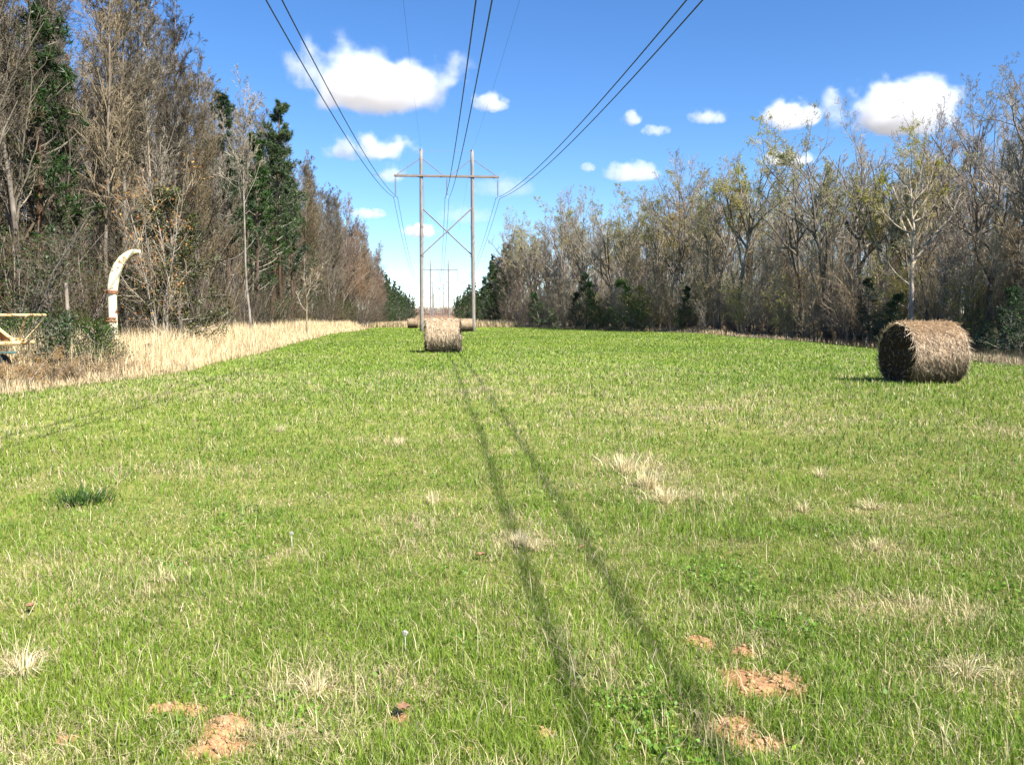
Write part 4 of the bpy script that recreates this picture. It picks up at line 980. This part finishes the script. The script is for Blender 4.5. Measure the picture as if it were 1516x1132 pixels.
g = Geo(); base_ = clod(5, .012); bv = np.array([v.co[:] for v in base_.vertices]); bf = np.array([p.vertices[:] for p in base_.polygons])
for sx, sy, rx, ry in SOIL:
    n_ = int(25 + 5500 * rx * ry); cx_ = sx + rng.normal(0, rx * .6, n_); cy_ = sy + rng.normal(0, ry * .6, n_); ok = soil(cx_, cy_) > .25
    for a_, b_ in zip(cx_[ok], cy_[ok]):
        s_ = rng.gamma(1.1, .36); t_ = rng.uniform(0, 6.28); M_ = np.array([[math.cos(t_), -math.sin(t_), 0], [math.sin(t_), math.cos(t_), 0], [0, 0, 1]])
        g.add(bv @ M_.T * s_ + [a_, b_, gz(a_, b_) + .003 * s_], bf)
tag(link('soil_crumbs', g.mesh('soil_crumbs', True), m_clay), 'loose crumbs of clay over the bare patches', kind='stuff')
c1, c2, c3 = clod(1, .04), clod(2, .028), clod(3, .022)
for me_, px, py, s_, lb in [(c1, 1072, 1070, .7, 'pale clay clod at the lower left of the bare orange patch'), (c1, 1042, 950, .8, 'orange clay clod standing apart above the bare patch'), (c2, 1100, 967, .8, 'small reddish clod between the lone clod and the bare patch'),
                            (c2, 245, 1052, 1.2, 'rounded orange clod at the near left of the field'), (c1, 330, 1076, .75, 'largest orange clod of the near left bare patch'), (c3, 285, 1062, 1.1, 'small clod between the two bigger ones at the near left'),
                            (c3, 1180, 1005, 1.1, 'small dark orange clod right of the bare patch'), (c3, 1120, 1088, 1.1, 'small clod at the bottom of the bare orange patch')]:
    put(me_, 'clay_clod', px, py, lb, 'clod', m_clay, 'clay clods on the bare patches', s_)
def dead_leaf(seed, s_):
    rr = np.random.default_rng(seed); k = 22; th = np.arange(k) / k * 2 * math.pi
    r_ = s_ * (.55 + .45 * np.abs(np.cos(th * 2.5))) ; rim = np.stack([r_ * np.cos(th), r_ * .8 * np.sin(th), .25 * s_ * np.cos(th * 3 + seed) ** 2 * .8 + .02], -1)
    ctr = np.array([[0, 0, .01]]); low = np.vstack([rim, ctr]) - [0, 0, .0012]; V = np.vstack([rim, ctr, low]); F = [(j, (j + 1) % k, k) for j in range(k)] + [(k + 1 + (j + 1) % k, k + 1 + j, 2 * k + 1) for j in range(k)]
    return np_mesh('leaf', V, np.array(F).ravel(), np.full(len(F), 3), None, True)
d1, d2 = dead_leaf(1, .036), dead_leaf(2, .035)
for me_, px, py, s_, lb in [(d1, 597, 1067, 1.0, 'curled brown fallen leaf at the bottom, left of the shadow lines'), (d2, 712, 832, 1.0, 'tan fallen leaf left of the upright straw tuft'), (d1, 862, 818, .7, 'small reddish fallen leaf between the far shadow line and the straw'), (d2, 45, 912, 1.0, 'orange fallen leaf lying near the left margin')]:
    put(me_, 'fallen_leaf', px, py, lb, 'leaf', m_deadleaf, 'fallen leaves in the grass', s_, z=.03)
def dandelion():
    g1, g2 = Geo(), Geo(); polytube(g1, [(0, 0, -.01), (.004, 0, .07), (0, .003, .14)], .0022, 6)
    d = norm(rng.normal(0, 1, (260, 3))); c = np.array([0, 0, .16]); P = np.stack([np.tile(c, (260, 1)), c + d * .019], 1)
    g2.tubes(P, np.full((260, 2), .0005), 3); g2.leaves(P[:, 1], 3, .0012, .006, 0, 1.5)
    return g1.mesh('stem'), g2.mesh('seed_head')
ds, dh = dandelion(); ds.materials.append(m_blade); dh.materials.append(m_seed)
for px, py, lb in [(432, 808, 'round white dandelion clock left of the shadow lines'), (600, 965, 'dandelion clock low in the foreground near the centre')]:
    gx_, gy_ = gp(px, py); o = empty('dandelion', (gx_, gy_, gz(gx_, gy_)), 0, .62); tag(o, lb, 'dandelion'); link('stem', ds, None, o); link('seed_head', dh, None, o)

# ------------------------------------------------------------------ clouds
def cloud_material():
    m, n = mat('cloud_vapour'); L = n.links.new
    tc = N(n, 'ShaderNodeTexCoord'); oi = N(n, 'ShaderNodeObjectInfo')
    sp_ = N(n, 'ShaderNodeSeparateXYZ'); L(tc.outputs['Object'], sp_.inputs[0])
    # shape: flat base, domed top, in a unit box -1..1
    off = N(n, 'ShaderNodeVectorMath', operation='SCALE'); off.inputs['Scale'].default_value = 37.0
    cb = N(n, 'ShaderNodeCombineXYZ'); L(oi.outputs['Random'], cb.inputs[0]); L(oi.outputs['Random'], cb.inputs[1]); L(cb.outputs[0], off.inputs[0])
    asp = N(n, 'ShaderNodeAttribute', attribute_type='OBJECT', attribute_name='stretch')
    mul = N(n, 'ShaderNodeVectorMath', operation='MULTIPLY'); L(tc.outputs['Object'], mul.inputs[0]); L(asp.outputs['Vector'], mul.inputs[1])
    pos = N(n, 'ShaderNodeVectorMath', operation='ADD'); L(mul.outputs[0], pos.inputs[0]); L(off.outputs[0], pos.inputs[1])
    a = N(n, 'ShaderNodeTexNoise', inp={'Scale': 1.0, 'Detail': 1.5, 'Roughness': .5}); L(pos.outputs[0], a.inputs[0])
    b = N(n, 'ShaderNodeTexNoise', inp={'Scale': 3.2, 'Detail': 5, 'Roughness': .62}); L(pos.outputs[0], b.inputs[0])
    ln = N(n, 'ShaderNodeVectorMath', operation='LENGTH')
    zz = N(n, 'ShaderNodeMath', operation='LESS_THAN'); L(sp_.outputs['Z'], zz.inputs[0]); zz.inputs[1].default_value = -.35
    # stretch z below the base so that the underside is flat
    zl = N(n, 'ShaderNodeMath', operation='MULTIPLY_ADD'); L(sp_.outputs['Z'], zl.inputs[0]); zl.inputs[1].default_value = 1.0; zl.inputs[2].default_value = .35
    zm = N(n, 'ShaderNodeMath', operation='MINIMUM'); L(zl.outputs[0], zm.inputs[0]); zm.inputs[1].default_value = 0
    za = N(n, 'ShaderNodeMath', operation='MULTIPLY_ADD'); L(zm.outputs[0], za.inputs[0]); za.inputs[1].default_value = 1.6; L(zl.outputs[0], za.inputs[2])
    zs = N(n, 'ShaderNodeMath', operation='MULTIPLY'); L(za.outputs[0], zs.inputs[0]); zs.inputs[1].default_value = .78
    cz = N(n, 'ShaderNodeCombineXYZ'); L(sp_.outputs['X'], cz.inputs[0]); L(sp_.outputs['Y'], cz.inputs[1]); L(zs.outputs[0], cz.inputs[2]); L(cz.outputs[0], ln.inputs[0])
    def M(op, x, y=None, v=None):
        q_ = N(n, 'ShaderNodeMath', operation=op); L(x, q_.inputs[0])
        if y is not None: L(y, q_.inputs[1])
        elif v is not None: q_.inputs[1].default_value = v
        return q_.outputs[0]
    # inside = 1 - len + (a-.5)*k1 + (b-.5)*k2
    s1 = M('MULTIPLY', M('SUBTRACT', a.outputs[0], v=.5), v=1.7); s2 = M('MULTIPLY', M('SUBTRACT', b.outputs[0], v=.5), v=.8)
    inn = M('ADD', M('ADD', M('SUBTRACT', M('MULTIPLY', ln.outputs['Value'], v=-1.0), v=0.0), s1), s2)
    fu = N(n, 'ShaderNodeAttribute', attribute_type='OBJECT', attribute_name='fullness'); inn = M('ADD', inn, fu.outputs['Fac'])
    mr = N(n, 'ShaderNodeMapRange', interpolation_type='SMOOTHSTEP'); mr.inputs[1].default_value = 0.0; mr.inputs[2].default_value = .55; L(inn, mr.inputs[0])
    # fade before the hull so that no hull edge is cut
    l2 = N(n, 'ShaderNodeVectorMath', operation='LENGTH'); L(tc.outputs['Object'], l2.inputs[0])
    fd = N(n, 'ShaderNodeMapRange', interpolation_type='SMOOTHSTEP'); fd.inputs[1].default_value = .98; fd.inputs[2].default_value = .8; L(l2.outputs['Value'], fd.inputs[0])
    dn = M('MULTIPLY', M('MULTIPLY', mr.outputs[0], fd.outputs[0]), asp.outputs['Alpha']) if False else M('MULTIPLY', mr.outputs[0], fd.outputs[0])
    da = N(n, 'ShaderNodeAttribute', attribute_type='OBJECT', attribute_name='thickness'); dd = M('MULTIPLY', dn, da.outputs['Fac'])
    vs = N(n, 'ShaderNodeVolumePrincipled'); vs.inputs['Color'].default_value = (1, 1, 1, 1); vs.inputs['Anisotropy'].default_value = .1; L(dd, vs.inputs['Density'])
    o = N(n, 'ShaderNodeOutputMaterial'); L(vs.outputs[0], o.inputs['Volume'])
    m.cycles.volume_step_rate = .4 if hasattr(m.cycles, 'volume_step_rate') else 1
    return m
m_cloud = cloud_material()
def ico(): 
    import bmesh
    bm_ = bmesh.new(); bmesh.ops.create_icosphere(bm_, subdivisions=3, radius=1.0); me = bpy.data.meshes.new('cloud'); bm_.to_mesh(me); bm_.free(); me.materials.append(m_cloud); return me
ico_me = ico()
CD = 2000.0
for px, py, wpx, hpx, dens, lb in [(552, 108, 300, 128, .055, 'largest bright cumulus cloud, high left above the pylon'), (548, 218, 165, 52, .04, 'flat white cloud just under the largest one'), (727, 150, 62, 34, .02, 'small wispy cloud right of the largest cloud'),
                                   (1170, 168, 100, 48, .045, 'small round cloud over the right woodland'), (1335, 156, 250, 86, .055, 'big white cloud half hidden behind the tallest right trees'), (935, 175, 34, 26, .03, 'tiny cloud puff in the open sky, right of the wires'),
                                   (970, 193, 52, 20, .015, 'faint streak of cloud beside the tiny puff'), (1048, 173, 66, 24, .015, 'thin cloud streak between the puff and the round cloud'), (936, 253, 96, 36, .03, 'low cloud resting on the right tree tops'),
                                   (622, 341, 64, 24, .04, 'small bright cloud seen between the pylon poles'), (545, 316, 62, 18, .025, 'small flat cloud left of the pylon'), (578, 255, 50, 34, .012, 'faint wisp touching the left arm of the pylon'),
                                   (745, 275, 110, 40, .007, 'faint wide wisp at the right arm of the pylon'), (870, 248, 26, 16, .02, 'smallest cloud fleck between the wires and the low cloud'), (1165, 235, 90, 24, .03, 'cloud seen through the bare tree tops'), (690, 316, 110, 34, .006, 'very faint wisp behind the braces of the pylon')]:
    d = ray(px, py).normalized(); k = CD / d.y; o = bpy.data.objects.new('cloud', ico_me); C.objects.link(o); o.location = Vector((0, 0, EYE)) + d * k
    u = k / F_PX / 1.0; sx = wpx * u * .51; sz_ = hpx * u * .54; o.scale = (sx, (sx * sz_) ** .5, sz_); o.rotation_euler = (0, 0, random.uniform(-.15, .15))
    o['stretch'] = [sx / sz_ * 1.0, max(1.0, (sx / sz_) ** .5), 1.0]; o['thickness'] = dens * (.75 if wpx > 90 else 1.4); o['fullness'] = .72 if wpx > 120 else .95
    tag(o, lb, 'cloud', 'cumulus clouds')
print('objects', len(bpy.data.objects), 'tris', sum(len(m.loop_triangles) if False else len(m.polygons) for m in bpy.data.meshes))
